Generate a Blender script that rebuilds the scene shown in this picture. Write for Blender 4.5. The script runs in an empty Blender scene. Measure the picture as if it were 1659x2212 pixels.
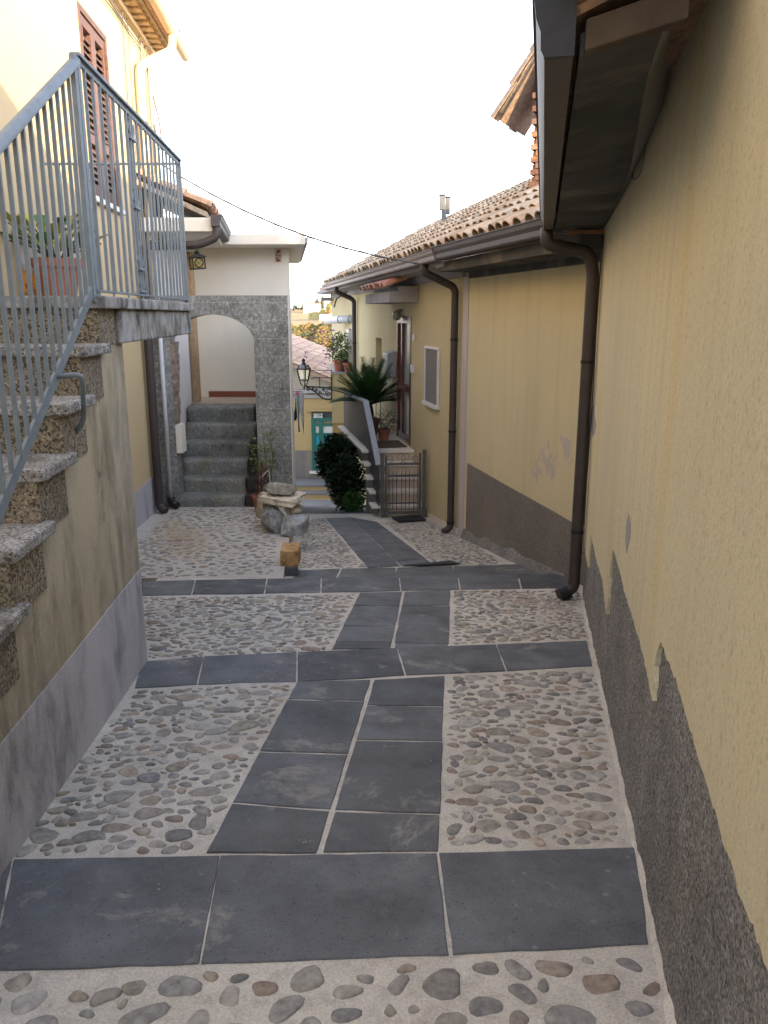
import bpy, bmesh, math, random
from mathutils import Vector, Matrix, noise as mnoise
random.seed(11)
SC = bpy.context.scene
COL = SC.collection

# ------------------------------------------------------------------ camera model (used to lay the place out in metres)
F_PX, CX, CY, PITCH, EYE = 1708.0, 829.5, 1106.0, math.radians(14.0), 1.6
CT, ST = math.cos(PITCH), math.sin(PITCH)
def ray(x, y):
    u = (x - CX) / F_PX; v = (CY - y) / F_PX
    return Vector((u, CT + v * ST, -ST + v * CT))
def at_Y(x, y, Y):
    d = ray(x, y); t = Y / d.y
    return Vector((d.x * t, Y, EYE + d.z * t))
def on_grade(x, y, z0, g):            # ground z = z0 + g*Y
    d = ray(x, y); t = (z0 - EYE) / (d.z - g * d.y)
    return Vector((d.x * t, d.y * t, EYE + d.z * t))
STEP_Y = 6.67
def zA(Y): return -0.1 * Y
def zB(Y): return -0.78 - 0.117 * (Y - 7.1)
def zT(Y): return -0.665 - 0.05 * (Y - 6.65)
ZB115 = zB(11.5)
def zC(Y): return ZB115 - 0.218 * (Y - 11.5)
def gA(x, y): return on_grade(x, y, 0.0, -0.1)
def gB(x, y): return on_grade(x, y, -0.78 + 0.117 * 7.1, -0.117)
def gT(x, y): return on_grade(x, y, -0.665 + 0.05 * 6.65, -0.05)
def gC(x, y): return on_grade(x, y, ZB115 + 0.218 * 11.5, -0.218)

class Wall:
    """vertical plane X = a + b*Y; out = +1/-1 : side (in X) that faces the alley"""
    def __init__(s, a, b, out):
        s.a, s.b, s.out = a, b, out
        l = math.sqrt(1 + b * b); s.n = Vector((out / l, -b * out / l, 0)); s.l = l
    def p(s, Y, z, off=0.0):
        return Vector((s.a + s.b * Y, Y, z)) + s.n * off
    def px(s, x, y, off=0.0):
        d = ray(x, y); a = s.a + off * s.out * s.l
        t = a / (d.x - s.b * d.y)
        return d.y * t, EYE + d.z * t

# ------------------------------------------------------------------ mesh builder
class MB:
    def __init__(s): s.V = []; s.F = []; s.C = []
    def add(s, vs, fs, col=None):
        n = len(s.V); s.V.extend([Vector(v) for v in vs])
        for f in fs: s.F.append([i + n for i in f]); s.C.append(col)
        return s
    def hexa(s, b, t, col=None):          # two quads, same winding
        return s.add(list(b) + list(t), [(3, 2, 1, 0), (4, 5, 6, 7), (0, 1, 5, 4), (1, 2, 6, 5), (2, 3, 7, 6), (3, 0, 4, 7)], col)
    def box(s, c, sz, rz=0.0, col=None, M=None):
        hx, hy, hz = sz[0] / 2, sz[1] / 2, sz[2] / 2
        R = M if M is not None else Matrix.Rotation(rz, 3, 'Z')
        vs = [Vector(c) + R @ Vector((x * hx, y * hy, z * hz)) for z in (-1, 1) for x, y in ((-1, -1), (1, -1), (1, 1), (-1, 1))]
        return s.hexa(vs[:4], vs[4:], col)
    def bar(s, p, q, w, h, up=(0, 0, 1), col=None):      # rectangular bar p->q
        p, q = Vector(p), Vector(q); d = (q - p).normalized(); up = Vector(up)
        sd = d.cross(up)
        if sd.length < 1e-4: sd = d.cross(Vector((1, 0, 0)))
        sd.normalize(); u = sd.cross(d).normalized()
        def ring(c): return [c - sd * w / 2 - u * h / 2, c + sd * w / 2 - u * h / 2, c + sd * w / 2 + u * h / 2, c - sd * w / 2 + u * h / 2]
        return s.hexa(ring(p), ring(q), col)
    def tube(s, pts, r, seg=10, cap=True, col=None):
        pts = [Vector(p) for p in pts]; rs = r if isinstance(r, (list, tuple)) else [r] * len(pts)
        n = len(s.V); prev = None; rings = []
        for i, p in enumerate(pts):
            d = (pts[min(i + 1, len(pts) - 1)] - pts[max(i - 1, 0)]).normalized()
            if prev is None:
                a = Vector((0, 0, 1)) if abs(d.z) < 0.9 else Vector((1, 0, 0)); x = d.cross(a).normalized()
            else:
                x = (prev - d * prev.dot(d)).normalized()
            prev = x; y = d.cross(x)
            rings.append([p + (x * math.cos(2 * math.pi * k / seg) + y * math.sin(2 * math.pi * k / seg)) * rs[i] for k in range(seg)])
        vs = [v for rg in rings for v in rg]; fs = []
        for i in range(len(pts) - 1):
            for k in range(seg):
                k2 = (k + 1) % seg; fs.append((i * seg + k, i * seg + k2, (i + 1) * seg + k2, (i + 1) * seg + k))
        if cap:
            fs.append(tuple(range(seg))[::-1]); fs.append(tuple(range((len(pts) - 1) * seg, len(pts) * seg)))
        return s.add(vs, fs, col)
    def lathe(s, c, prof, seg=20, col=None):             # prof: (r,z) list
        c = Vector(c); vs = []; fs = []
        for r, z in prof:
            for k in range(seg):
                a = 2 * math.pi * k / seg; vs.append(c + Vector((r * math.cos(a), r * math.sin(a), z)))
        for i in range(len(prof) - 1):
            for k in range(seg):
                k2 = (k + 1) % seg; fs.append((i * seg + k, i * seg + k2, (i + 1) * seg + k2, (i + 1) * seg + k))
        return s.add(vs, fs, col)
    def prism(s, poly, d, col=None):                      # polygon (list of 3d pts) extruded by vector d
        n = len(poly); d = Vector(d); a = [Vector(p) for p in poly]; b = [p + d for p in a]
        fs = [tuple(range(n))[::-1], tuple(range(n, 2 * n))] + [(i, (i + 1) % n, n + (i + 1) % n, n + i) for i in range(n)]
        return s.add(a + b, fs, col)
    def quad(s, a, b, c, d, col=None): return s.add([a, b, c, d], [(0, 1, 2, 3)], col)
    def wbox(s, w, y0, y1, z0, z1, o0, o1, col=None):     # box laid on a wall plane
        b = [w.p(y0, z0, o0), w.p(y1, z0, o0), w.p(y1, z0, o1), w.p(y0, z0, o1)]
        t = [w.p(y0, z1, o0), w.p(y1, z1, o0), w.p(y1, z1, o1), w.p(y0, z1, o1)]
        return s.hexa(b, t, col)
    def wpoly(s, w, poly, o0, o1, col=None):              # polygon given as (Y,z) on a wall, from offset o0 to o1
        return s.prism([w.p(Y, z, o0) for Y, z in poly], w.n * (o1 - o0), col)
    def wtess(s, w, poly, o0, o1, col=None):             # concave outline, tessellated
        from mathutils.geometry import tessellate_polygon
        n = len(poly); tri = tessellate_polygon([[Vector((a, b, 0)) for a, b in poly]])
        A = [w.p(Y, z, o0) for Y, z in poly]; B = [w.p(Y, z, o1) for Y, z in poly]
        return s.add(A + B, [tuple(t) for t in tri] + [tuple(i + n for i in t) for t in tri] + [(i, (i + 1) % n, n + (i + 1) % n, n + i) for i in range(n)], col)
    def split(s, *a, **k):               # every connected piece becomes an object of its own
        par = list(range(len(s.V)))
        def fd(i):
            while par[i] != i: par[i] = par[par[i]]; i = par[i]
            return i
        for f in s.F:
            for i in f[1:]: par[fd(i)] = fd(f[0])
        groups = {}
        for f, c in zip(s.F, s.C): groups.setdefault(fd(f[0]), []).append((f, c))
        out = []
        for g in groups.values():
            m = MB(); mp = {}
            for f, c in g:
                for i in f:
                    if i not in mp: mp[i] = len(m.V); m.V.append(s.V[i])
                m.F.append([mp[i] for i in f]); m.C.append(c)
            out.append(m.build(*a, **k))
        return out
    def build(s, name, mat, parent=None, smooth=False, bevel=0.0, kind=None, recalc=True, bseg=2):
        me = bpy.data.meshes.new(name)
        org = Vector((0, 0, 0))
        if parent is None:
            xs = [v.x for v in s.V]; ys = [v.y for v in s.V]; zs = [v.z for v in s.V]
            org = Vector(((min(xs) + max(xs)) / 2, (min(ys) + max(ys)) / 2, min(zs)))
        else:
            q = parent
            while q is not None: org = org + Vector(q.location); q = q.parent
        me.from_pydata([v - org for v in s.V], [], s.F)
        if any(c is not None for c in s.C):
            at = me.color_attributes.new('Col', 'FLOAT_COLOR', 'CORNER'); data = []
            for p in me.polygons:
                c = s.C[p.index] or (0.5, 0.5, 0.5); data.extend([c[0], c[1], c[2], 1.0] * p.loop_total)
            at.data.foreach_set('color', data)
        if recalc:
            bm = bmesh.new(); bm.from_mesh(me); bmesh.ops.recalc_face_normals(bm, faces=bm.faces); bm.to_mesh(me); bm.free()
        if smooth: me.polygons.foreach_set('use_smooth', [True] * len(me.polygons))
        me.materials.append(mat); me.update()
        o = bpy.data.objects.new(name, me); COL.objects.link(o)
        if parent is None: o.location = org
        else: o.parent = parent
        if bevel > 0:
            m = o.modifiers.new('bevel', 'BEVEL'); m.width = bevel; m.segments = bseg; m.limit_method = 'ANGLE'; m.angle_limit = math.radians(40)
        if kind: o['kind'] = kind
        return o

def thing(name, loc, label, cat, group=None):
    o = bpy.data.objects.new(name, None); COL.objects.link(o); o.location = loc; o.empty_display_size = 0.1
    return tag(o, label, cat, group)
def tag(o, label, cat, group=None):
    o['label'] = label; o['category'] = cat
    if group: o['group'] = group
    return o

def arc(c, r, a0, a1, n, ux, uy):
    return [Vector(c) + Vector(ux) * r * math.cos(a0 + (a1 - a0) * i / n) + Vector(uy) * r * math.sin(a0 + (a1 - a0) * i / n) for i in range(n + 1)]
def spiral(c, r0, r1, a0, a1, n, ux, uy):
    out = []
    for i in range(n + 1):
        t = i / n; r = r0 + (r1 - r0) * t; a = a0 + (a1 - a0) * t
        out.append(Vector(c) + Vector(ux) * r * math.cos(a) + Vector(uy) * r * math.sin(a))
    return out
def bez(pts, n=8):                       # round a polyline's corners (Catmull)
    pts = [Vector(p) for p in pts]; out = []
    for i in range(len(pts) - 1):
        p0 = pts[max(i - 1, 0)]; p1 = pts[i]; p2 = pts[i + 1]; p3 = pts[min(i + 2, len(pts) - 1)]
        for k in range(n):
            t = k / n
            out.append(0.5 * ((2 * p1) + (p2 - p0) * t + (2 * p0 - 5 * p1 + 4 * p2 - p3) * t * t + (3 * p1 - p0 - 3 * p2 + p3) * t ** 3))
    out.append(pts[-1]); return out
def fillet(pts, r, n=5):                 # polyline with rounded corners
    pts = [Vector(p) for p in pts]; out = [pts[0]]
    for i in range(1, len(pts) - 1):
        a = (pts[i - 1] - pts[i]); b = (pts[i + 1] - pts[i]); rr = min(r, a.length * 0.48, b.length * 0.48)
        p = pts[i] + a.normalized() * rr; q = pts[i] + b.normalized() * rr
        for k in range(n + 1):
            t = k / n; out.append(p * (1 - t) ** 2 + pts[i] * 2 * t * (1 - t) + q * t * t)
    out.append(pts[-1]); return out

def rock(mb, c, size, rot, seed, boxy=0.6, rough=0.12, col=None, sub=4):
    bm = bmesh.new(); bmesh.ops.create_cube(bm, size=2.0)
    bmesh.ops.subdivide_edges(bm, edges=bm.edges[:], cuts=2 ** sub - 1, use_grid_fill=True)
    R = Matrix.Rotation(rot[2], 3, 'Z') @ Matrix.Rotation(rot[1], 3, 'Y') @ Matrix.Rotation(rot[0], 3, 'X')
    off = Vector((seed * 3.7, seed * 1.3, seed * 2.1)); vs = []
    rr = random.Random(seed * 13 + 1); cuts = []
    for _ in range(9 if boxy < .9 else 0): cuts.append((Vector((rr.gauss(0, 1), rr.gauss(0, 1), rr.gauss(0, 1))).normalized(), rr.uniform(.78, 1.0)))
    for v in bm.verts:
        p = v.co.copy(); q = p.normalized() * 1.25; p = p * boxy + q * (1 - boxy)
        d = mnoise.noise(p * 1.1 + off) * rough * 1.6 + mnoise.noise(p * 3.3 + off) * rough * 0.6 + mnoise.noise(p * 9 + off) * rough * 0.22
        p = p * (1 + d)
        for nn, dd in cuts:
            e = p.dot(nn) - dd
            if e > 0: p = p - nn * e * .93
        vs.append(Vector(c) + R @ Vector((p.x * size[0] / 2, p.y * size[1] / 2, p.z * size[2] / 2)))
    fs = [tuple(v.index for v in f.verts) for f in bm.faces]; bm.free()
    mb.add(vs, fs, col)

def wall_open(mb, w, y0, y1, z0, z1, th, ops, col=None):
    """wall with openings (ya,yb,za,zb,depth); z0 may be callable; the recess gets a back face"""
    ys = sorted({y0, y1, *[o[0] for o in ops], *[o[1] for o in ops]}); zs = sorted({z0, z1, *[o[2] for o in ops], *[o[3] for o in ops]})
    for i in range(len(ys) - 1):
        for j in range(len(zs) - 1):
            ym, zm = (ys[i] + ys[i + 1]) / 2, (zs[j] + zs[j + 1]) / 2
            if any(o[0] < ym < o[1] and o[2] < zm < o[3] for o in ops): continue
            mb.quad(w.p(ys[i], zs[j]), w.p(ys[i + 1], zs[j]), w.p(ys[i + 1], zs[j + 1]), w.p(ys[i], zs[j + 1]), col)
    for a, b, c, d, dep in ops:
        f = [w.p(a, c), w.p(b, c), w.p(b, d), w.p(a, d)]; k = [w.p(a, c, -dep), w.p(b, c, -dep), w.p(b, d, -dep), w.p(a, d, -dep)]
        for i in range(4): mb.quad(f[i], f[(i + 1) % 4], k[(i + 1) % 4], k[i], col)
        mb.quad(*k, col)
    B = [w.p(y0, z0, -th), w.p(y1, z0, -th), w.p(y1, z1, -th), w.p(y0, z1, -th)]; Fq = [w.p(y0, z0), w.p(y1, z0), w.p(y1, z1), w.p(y0, z1)]
    mb.quad(*B, col)
    for i in range(4): mb.quad(Fq[i], Fq[(i + 1) % 4], B[(i + 1) % 4], B[i], col)

def gutter(mb, p, q, out, w=0.11, h=0.11, t=0.005, cap=True):
    """ogee gutter: p->q along its inner bottom edge, out = horizontal unit vector away from the wall"""
    prof = [(0, h), (0, 0), (w * 0.72, 0), (w * 0.8, h * 0.12), (w * 0.82, h * 0.45), (w * 0.95, h * 0.7), (w, h), (w * 1.08, h * 1.02), (w * 1.08, h * 1.07)]
    inn = [(w * 0.98, h * 1.06), (w - t * 1.5, h * 0.97), (w * 0.93, h * 0.72), (w * 0.78, h * 0.47), (w * 0.76, h * 0.16), (w * 0.7, t), (t, t), (t, h)]
    pts = prof + inn; p, q, out = Vector(p), Vector(q), Vector(out); n = len(pts); Z = Vector((0, 0, 1))
    A = [p + out * a + Z * b for a, b in pts]; B = [q + out * a + Z * b for a, b in pts]
    fs = [(i, (i + 1) % n, n + (i + 1) % n, n + i) for i in range(n)]
    mb.add(A + B, fs)
    if cap:
        d = (q - p).normalized()
        for c, s in ((p, -1), (q, 1)):
            poly = [c + d * s * 0.002 + out * a + Z * b for a, b in prof]
            mb.prism(poly, d * s * 0.006)

def tile_roof(mb, o, along, up, nc, nr, pitch=0.205, run=0.36, r=0.085, cols=None, under=True, jit=0.012, seed=0):
    """barrel tiles: o = eave corner, along = unit vector on the eave, up = unit vector up the slope"""
    rnd = random.Random(seed); along, up = Vector(along), Vector(up); nrm = along.cross(up).normalized()
    if nrm.z < 0: nrm = -nrm
    cols = cols or [(.46, .27, .18), (.52, .33, .23), (.42, .25, .17), (.56, .38, .27), (.36, .23, .17), (.5, .36, .27)]
    for i in range(nc):
        for j in range(nr):
            for typ in ((0, 1) if under else (0,)):
                c = rnd.choice(cols); k = 0.85 + rnd.random() * 0.3; c = (c[0] * k, c[1] * k, c[2] * k)
                base = Vector(o) + along * ((i + (0.5 if typ else 0)) * pitch + rnd.uniform(-jit, jit)) + up * (j * run + rnd.uniform(-.02, .02) + (0.04 if typ else -0.02))
                L = run * 1.18; th = 0.013; S = 6
                vs = []
                for e in (0, 1):
                    rr = r * (1.08 - 0.2 * e) if not typ else r * (0.92 + 0.12 * e)
                    lift = 0.045 - 0.022 * e if not typ else 0.03 - 0.022 * e
                    for layer in (0, 1):
                        rl = rr - layer * th
                        for s in range(S + 1):
                            a = math.pi * s / S
                            if typ: h = -math.sin(a) * rl * 0.6 + rr * 0.4
                            else: h = math.sin(a) * rl * 0.8
                            vs.append(base + up * (L * e) + along * (-math.cos(a) * rl) + nrm * (h + lift))
                n1 = S + 1; fs = []
                for s in range(S):
                    fs.append((s, s + 1, 2 * n1 + s + 1, 2 * n1 + s)); fs.append((n1 + s + 1, n1 + s, 3 * n1 + s, 3 * n1 + s + 1))
                    fs.append((s + 1, s, n1 + s, n1 + s + 1)); fs.append((2 * n1 + s, 2 * n1 + s + 1, 3 * n1 + s + 1, 3 * n1 + s))
                fs.append((0, 2 * n1, 3 * n1, n1)); fs.append((S, n1 + S, 3 * n1 + S, 2 * n1 + S))
                mb.add(vs, fs, c)

def leafq(mb, p, d, w, l, col, fold=0.15):      # a leaf: two triangles-ish folded quad
    d = Vector(d).normalized(); s = d.cross(Vector((random.uniform(-1, 1), random.uniform(-1, 1), random.uniform(-.3, 1))))
    if s.length < 1e-3: s = d.cross(Vector((1, 0, 0)))
    s.normalize(); n = s.cross(d)
    mb.add([p, p + d * l * 0.5 + s * w / 2 + n * w * fold, p + d * l, p + d * l * 0.5 - s * w / 2 + n * w * fold], [(0, 1, 2), (0, 2, 3)], col)
# ------------------------------------------------------------------ materials
class NT:
    def __init__(s, name):
        s.m = bpy.data.materials.new(name); s.m.use_nodes = True; s.t = s.m.node_tree
        s.b = s.t.nodes['Principled BSDF']; s.co = s.t.nodes.new('ShaderNodeTexCoord').outputs['Object']
        s.b.inputs['Specular IOR Level'].default_value = 0.3
    def l(s, a, b): s.t.links.new(a, b)
    def mapping(s, sc, rot=(0, 0, 0)):
        n = s.t.nodes.new('ShaderNodeMapping'); n.inputs['Scale'].default_value = sc; n.inputs['Rotation'].default_value = rot
        s.l(s.co, n.inputs['Vector']); return n.outputs[0]
    def noise(s, scale, detail=4, rough=0.55, vec=None, dist=0.0):
        n = s.t.nodes.new('ShaderNodeTexNoise'); n.inputs['Scale'].default_value = scale; n.inputs['Detail'].default_value = detail
        n.inputs['Roughness'].default_value = rough; n.inputs['Distortion'].default_value = dist
        s.l(vec if vec is not None else s.co, n.inputs['Vector']); return n.outputs['Fac']
    def voro(s, scale, feat='F1', out='Distance', vec=None, rnd=1.0):
        n = s.t.nodes.new('ShaderNodeTexVoronoi'); n.feature = feat; n.inputs['Scale'].default_value = scale; n.inputs['Randomness'].default_value = rnd
        s.l(vec if vec is not None else s.co, n.inputs['Vector']); return n.outputs[out]
    def ramp(s, fac, stops, interp='LINEAR'):
        n = s.t.nodes.new('ShaderNodeValToRGB'); n.color_ramp.interpolation = interp; e = n.color_ramp.elements
        while len(e) > 1: e.remove(e[-1])
        for i, (p, c) in enumerate(stops):
            k = e[0] if i == 0 else e.new(p)
            k.position = p; k.color = (c, c, c, 1) if isinstance(c, (int, float)) else (c[0], c[1], c[2], 1)
        s.l(fac, n.inputs[0]); return n.outputs[0]
    def mix(s, fac, a, b, mode='MIX'):
        n = s.t.nodes.new('ShaderNodeMix'); n.data_type = 'RGBA'; n.blend_type = mode; n.clamp_factor = True
        for v, i in ((fac, 0), (a, 6), (b, 7)):
            if isinstance(v, (int, float)) and i == 0: n.inputs[0].default_value = v
            elif isinstance(v, (tuple, list)): n.inputs[i].default_value = (v[0], v[1], v[2], 1)
            elif isinstance(v, (int, float)): n.inputs[i].default_value = (v, v, v, 1)
            else: s.l(v, n.inputs[i])
        return n.outputs[2]
    def math(s, op, a, b=0.0):
        n = s.t.nodes.new('ShaderNodeMath'); n.operation = op
        for v, i in ((a, 0), (b, 1)):
            if isinstance(v, (int, float)): n.inputs[i].default_value = v
            else: s.l(v, n.inputs[i])
        return n.outputs[0]
    def attr(s, name='Col'):
        n = s.t.nodes.new('ShaderNodeAttribute'); n.attribute_name = name; return n.outputs['Color']
    def sep(s, vec=None):
        n = s.t.nodes.new('ShaderNodeSeparateXYZ'); s.l(vec if vec is not None else s.co, n.inputs[0]); return n.outputs
    def bump(s, h, strength=0.3, dist=0.01, prev=None):
        n = s.t.nodes.new('ShaderNodeBump'); n.inputs['Strength'].default_value = strength; n.inputs['Distance'].default_value = dist
        s.l(h, n.inputs['Height'])
        if prev is not None: s.l(prev, n.inputs['Normal'])
        s.l(n.outputs[0], s.b.inputs['Normal']); return n.outputs[0]
    def done(s, col, rough=0.85, metal=0.0, spec=None):
        if isinstance(col, (tuple, list)): s.b.inputs['Base Color'].default_value = (col[0], col[1], col[2], 1)
        else: s.l(col, s.b.inputs['Base Color'])
        if isinstance(rough, (int, float)): s.b.inputs['Roughness'].default_value = rough
        else: s.l(rough, s.b.inputs['Roughness'])
        s.b.inputs['Metallic'].default_value = metal
        if spec is not None: s.b.inputs['Specular IOR Level'].default_value = spec
        return s.m

def plaster(name, base, tint, tint_amt=0.5, streak=None, streak_amt=0.0, grain=0.1, bump=0.25, bscale=90, sz=(6, 6, .45), lo=.48, hi=.72):
    n = NT(name); c = n.mix(n.math('MULTIPLY', n.ramp(n.noise(0.9, 6, .6), [(.35, 0.), (.7, 1.)]), tint_amt), base, tint)
    c = n.mix(n.math('MULTIPLY', n.ramp(n.noise(4.5, 5, .6), [(.45, 0.), (.75, 1.)]), tint_amt * 0.5), c, tint)
    if streak:
        s1 = n.ramp(n.noise(1.0, 6, .62, n.mapping(sz), .3), [(lo, 0.), (hi, 1.)])
        s2 = n.ramp(n.noise(0.8, 3), [(.38, 0.15), (.62, 1.)])
        c = n.mix(n.math('MULTIPLY', n.math('MULTIPLY', s1, s2), streak_amt), c, streak)
    g = n.noise(bscale * 1.4, 3); c = n.mix(grain, c, n.ramp(g, [(.3, 0.), (.7, 1.)]), 'OVERLAY')
    h = n.mix(0.5, n.noise(bscale, 5, .65), n.noise(bscale * 0.22, 3))
    n.bump(h, bump, 0.012); return n.done(c, 0.92, spec=.15)

def simple(name, col, rough=0.6, metal=0.0, var=0.25, vscale=9, bump=0.0, bscale=60, spec=.4):
    n = NT(name); k = 1 - var
    c = n.mix(n.ramp(n.noise(vscale, 5, .6), [(.3, 0.), (.7, 1.)]), tuple(x * k for x in col), tuple(min(1, x * (1 + var * .5)) for x in col))
    if bump: n.bump(n.noise(bscale, 5, .6), bump, 0.01)
    return n.done(c, rough, metal, spec)

def attrmat(name, rough=0.85, var=0.3, vscale=25, bump=0.2, bscale=90, speck=None, spec=.25):
    n = NT(name); c = n.mix(var, n.attr(), n.ramp(n.noise(vscale, 5, .65), [(.25, 0.), (.75, 1.)]), 'OVERLAY')
    if speck:
        m = n.ramp(n.noise(speck[1], 2), [(speck[2], 0.), (speck[2] + .06, 1.)]); c = n.mix(n.math('MULTIPLY', m, speck[3]), c, speck[0])
    n.bump(n.noise(bscale, 5, .65), bump, 0.008); return n.done(c, rough, spec=spec)

M = {}
# yellow render of the near right wall: faint vertical drips, coarse spray texture
n = NT('yellow_render')
c = n.mix(n.ramp(n.noise(.7, 6, .6), [(.35, 0.), (.7, 1.)]), (.575, .53, .36), (.50, .465, .335))
c = n.mix(n.math('MULTIPLY', n.ramp(n.noise(1., 6, .65, n.mapping((9, 9, .35)), .2), [(.5, 0.), (.75, 1.)]), .3), c, (.33, .28, .19))
c = n.mix(n.math('MULTIPLY', n.ramp(n.noise(1., 4, .6, n.mapping((3, 3, .3)), .2), [(.52, 0.), (.7, 1.)]), .35), c, (.52, .36, .12))
z = n.sep()[2]
c = n.mix(n.math('MULTIPLY', n.ramp(n.noise(55, 2, .5), [(.55, 0.), (.68, 1.)]), .30), c, (.27, .23, .15))
c = n.mix(.10, c, n.ramp(n.noise(170, 2), [(.3, 0.), (.7, 1.)]), 'OVERLAY')
n.bump(n.mix(.5, n.noise(70, 5, .7), n.noise(22, 3)), .45, .012); M['render'] = n.done(c, .93, spec=.12)
# exposed rough base coat
n = NT('rough_base_coat')
c = n.mix(n.ramp(n.noise(3, 6, .6), [(.3, 0.), (.7, 1.)]), (.15, .147, .146), (.245, .24, .235))
c = n.mix(n.math('MULTIPLY', n.ramp(n.noise(1., 5, .6, n.mapping((4, 4, 1.2))), [(.5, 0.), (.75, 1.)]), .5), c, (.22, .20, .17))
c = n.mix(.6, c, n.ramp(n.noise(110, 3, .6), [(.35, 0.), (.65, 1.)]), 'OVERLAY')
c = n.mix(.2, c, n.ramp(n.noise(38, 4, .7), [(.35, 0.), (.65, 1.)]), 'OVERLAY')
c = n.mix(n.math('MULTIPLY', n.ramp(n.voro(60, 'F1'), [(.0, 1.), (.16, 0.)]), .35), c, (.30, .29, .28))
n.bump(n.mix(.5, n.noise(85, 5, .75), n.voro(60, 'F1')), .6, .014); M['rough'] = n.done(c, .95, spec=.1)
M['yellow2'] = plaster('yellow_plaster', (.46, .385, .22), (.40, .34, .21), .6, (.36, .29, .17), .45, .08, .22, 110, (5, 5, .4))
# peeled lavender patches on the middle house
n = NT('yellow_plaster_peeling')
c = n.mix(n.ramp(n.noise(.9, 6, .6), [(.35, 0.), (.7, 1.)]), (.52, .47, .325), (.47, .43, .30))
c = n.mix(n.math('MULTIPLY', n.ramp(n.noise(1., 6, .65, n.mapping((6, 6, .4)), .2), [(.5, 0.), (.75, 1.)]), .4), c, (.36, .29, .17))
c = n.mix(.08, c, n.ramp(n.noise(150, 2), [(.3, 0.), (.7, 1.)]), 'OVERLAY')
PEEL = n
M['yellow3'] = plaster('warm_yellow_plaster', (.50, .425, .255), (.45, .385, .24), .5, (.42, .31, .14), .25, .06, .18, 120, (4, 4, .4))
M['yellowfar'] = plaster('ochre_plaster', (.40, .295, .14), (.34, .255, .13), .5, (.33, .24, .13), .4, .06, .15, 60)
M['creamhouse'] = plaster('cream_yellow_plaster', (.53, .42, .25), (.48, .39, .24), .5, (.50, .42, .29), .25, .06, .15, 110, (4, 4, .4))
M['farcream'] = plaster('faded_cream_plaster', (.36, .325, .25), (.30, .27, .22), .5, (.24, .22, .18), .4, .06, .15, 60)
M['cream'] = plaster('cream_plaster', (.72, .69, .60), (.66, .63, .55), .5, (.56, .53, .47), .25, .05, .2, 100, (4, 4, .3))
M['white'] = plaster('white_limewash', (.72, .71, .70), (.60, .59, .58), .5, (.45, .43, .40), .2, .05, .15, 80)
M['lav'] = plaster('lavender_grey_paint', (.47, .47, .51), (.38, .38, .41), .6, (.20, .19, .18), .75, .08, .2, 90, (7, 7, .8), .46, .7)
M['greyplaster'] = plaster('grey_plaster', (.33, .32, .32), (.24, .235, .23), .6, (.16, .155, .15), .5, .08, .25, 80)
M['pinkgrey'] = plaster('pinkish_grey_band', (.46, .42, .42), (.38, .35, .35), .5, (.28, .26, .25), .5, .06, .15, 100)
M['darkplinth'] = plaster('dark_grey_plinth', (.15, .14, .13), (.205, .185, .165), .8, (.26, .21, .155), .8, .4, .7, 60, (5, 5, .8))
# weathered wall of the stair: tan with black drips
n = NT('weathered_tan_plaster')
c = n.mix(n.ramp(n.noise(1.1, 6, .6), [(.35, 0.), (.68, 1.)]), (.50, .43, .29), (.44, .40, .32))
s1 = n.ramp(n.noise(1., 8, .7, n.mapping((4, 4, 1.5)), .3), [(.41, 0.), (.68, 1.)])
s2 = n.ramp(n.noise(1.3, 5, .6), [(.30, .12), (.56, 1.)])
c = n.mix(n.math('MULTIPLY', n.math('MULTIPLY', s1, s2), .85), c, (.13, .115, .085))
s3 = n.ramp(n.noise(1., 6, .7, n.mapping((2.5, 2.5, 1.2)), .2), [(.5, 0.), (.68, 1.)])
c = n.mix(n.math('MULTIPLY', s3, .45), c, (.22, .205, .17))
ck = n.ramp(n.noise(1., 5, .6, n.mapping((.8, .8, .3)), .4), [(.4965, 0.), (.5, 1.), (.5035, 0.)])
c = n.mix(n.math('MULTIPLY', ck, .55), c, (.07, .06, .05))
c = n.mix(.16, c, n.ramp(n.noise(160, 3), [(.3, 0.), (.7, 1.)]), 'OVERLAY')
n.bump(n.mix(.5, n.noise(80, 5, .7), s1), .35, .012); M['stairwall'] = n.done(c, .94, spec=.12)
n = NT('stained_lavender_plinth')
c = n.mix(n.ramp(n.noise(1.5, 6, .6), [(.35, 0.), (.7, 1.)]), (.52, .52, .56), (.45, .45, .475))
s1 = n.ramp(n.noise(1., 8, .7, n.mapping((4.2, 4.2, 1.8)), .3), [(.46, 0.), (.72, 1.)])
c = n.mix(n.math('MULTIPLY', n.math('MULTIPLY', s1, n.ramp(n.noise(1.4, 4), [(.4, .1), (.6, 1.)])), .85), c, (.09, .085, .075))
c = n.mix(.12, c, n.ramp(n.noise(150, 3), [(.3, 0.), (.7, 1.)]), 'OVERLAY')
n.bump(n.noise(80, 5, .7), .3, .012); M['stairplinth'] = n.done(c, .93, spec=.12)
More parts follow.
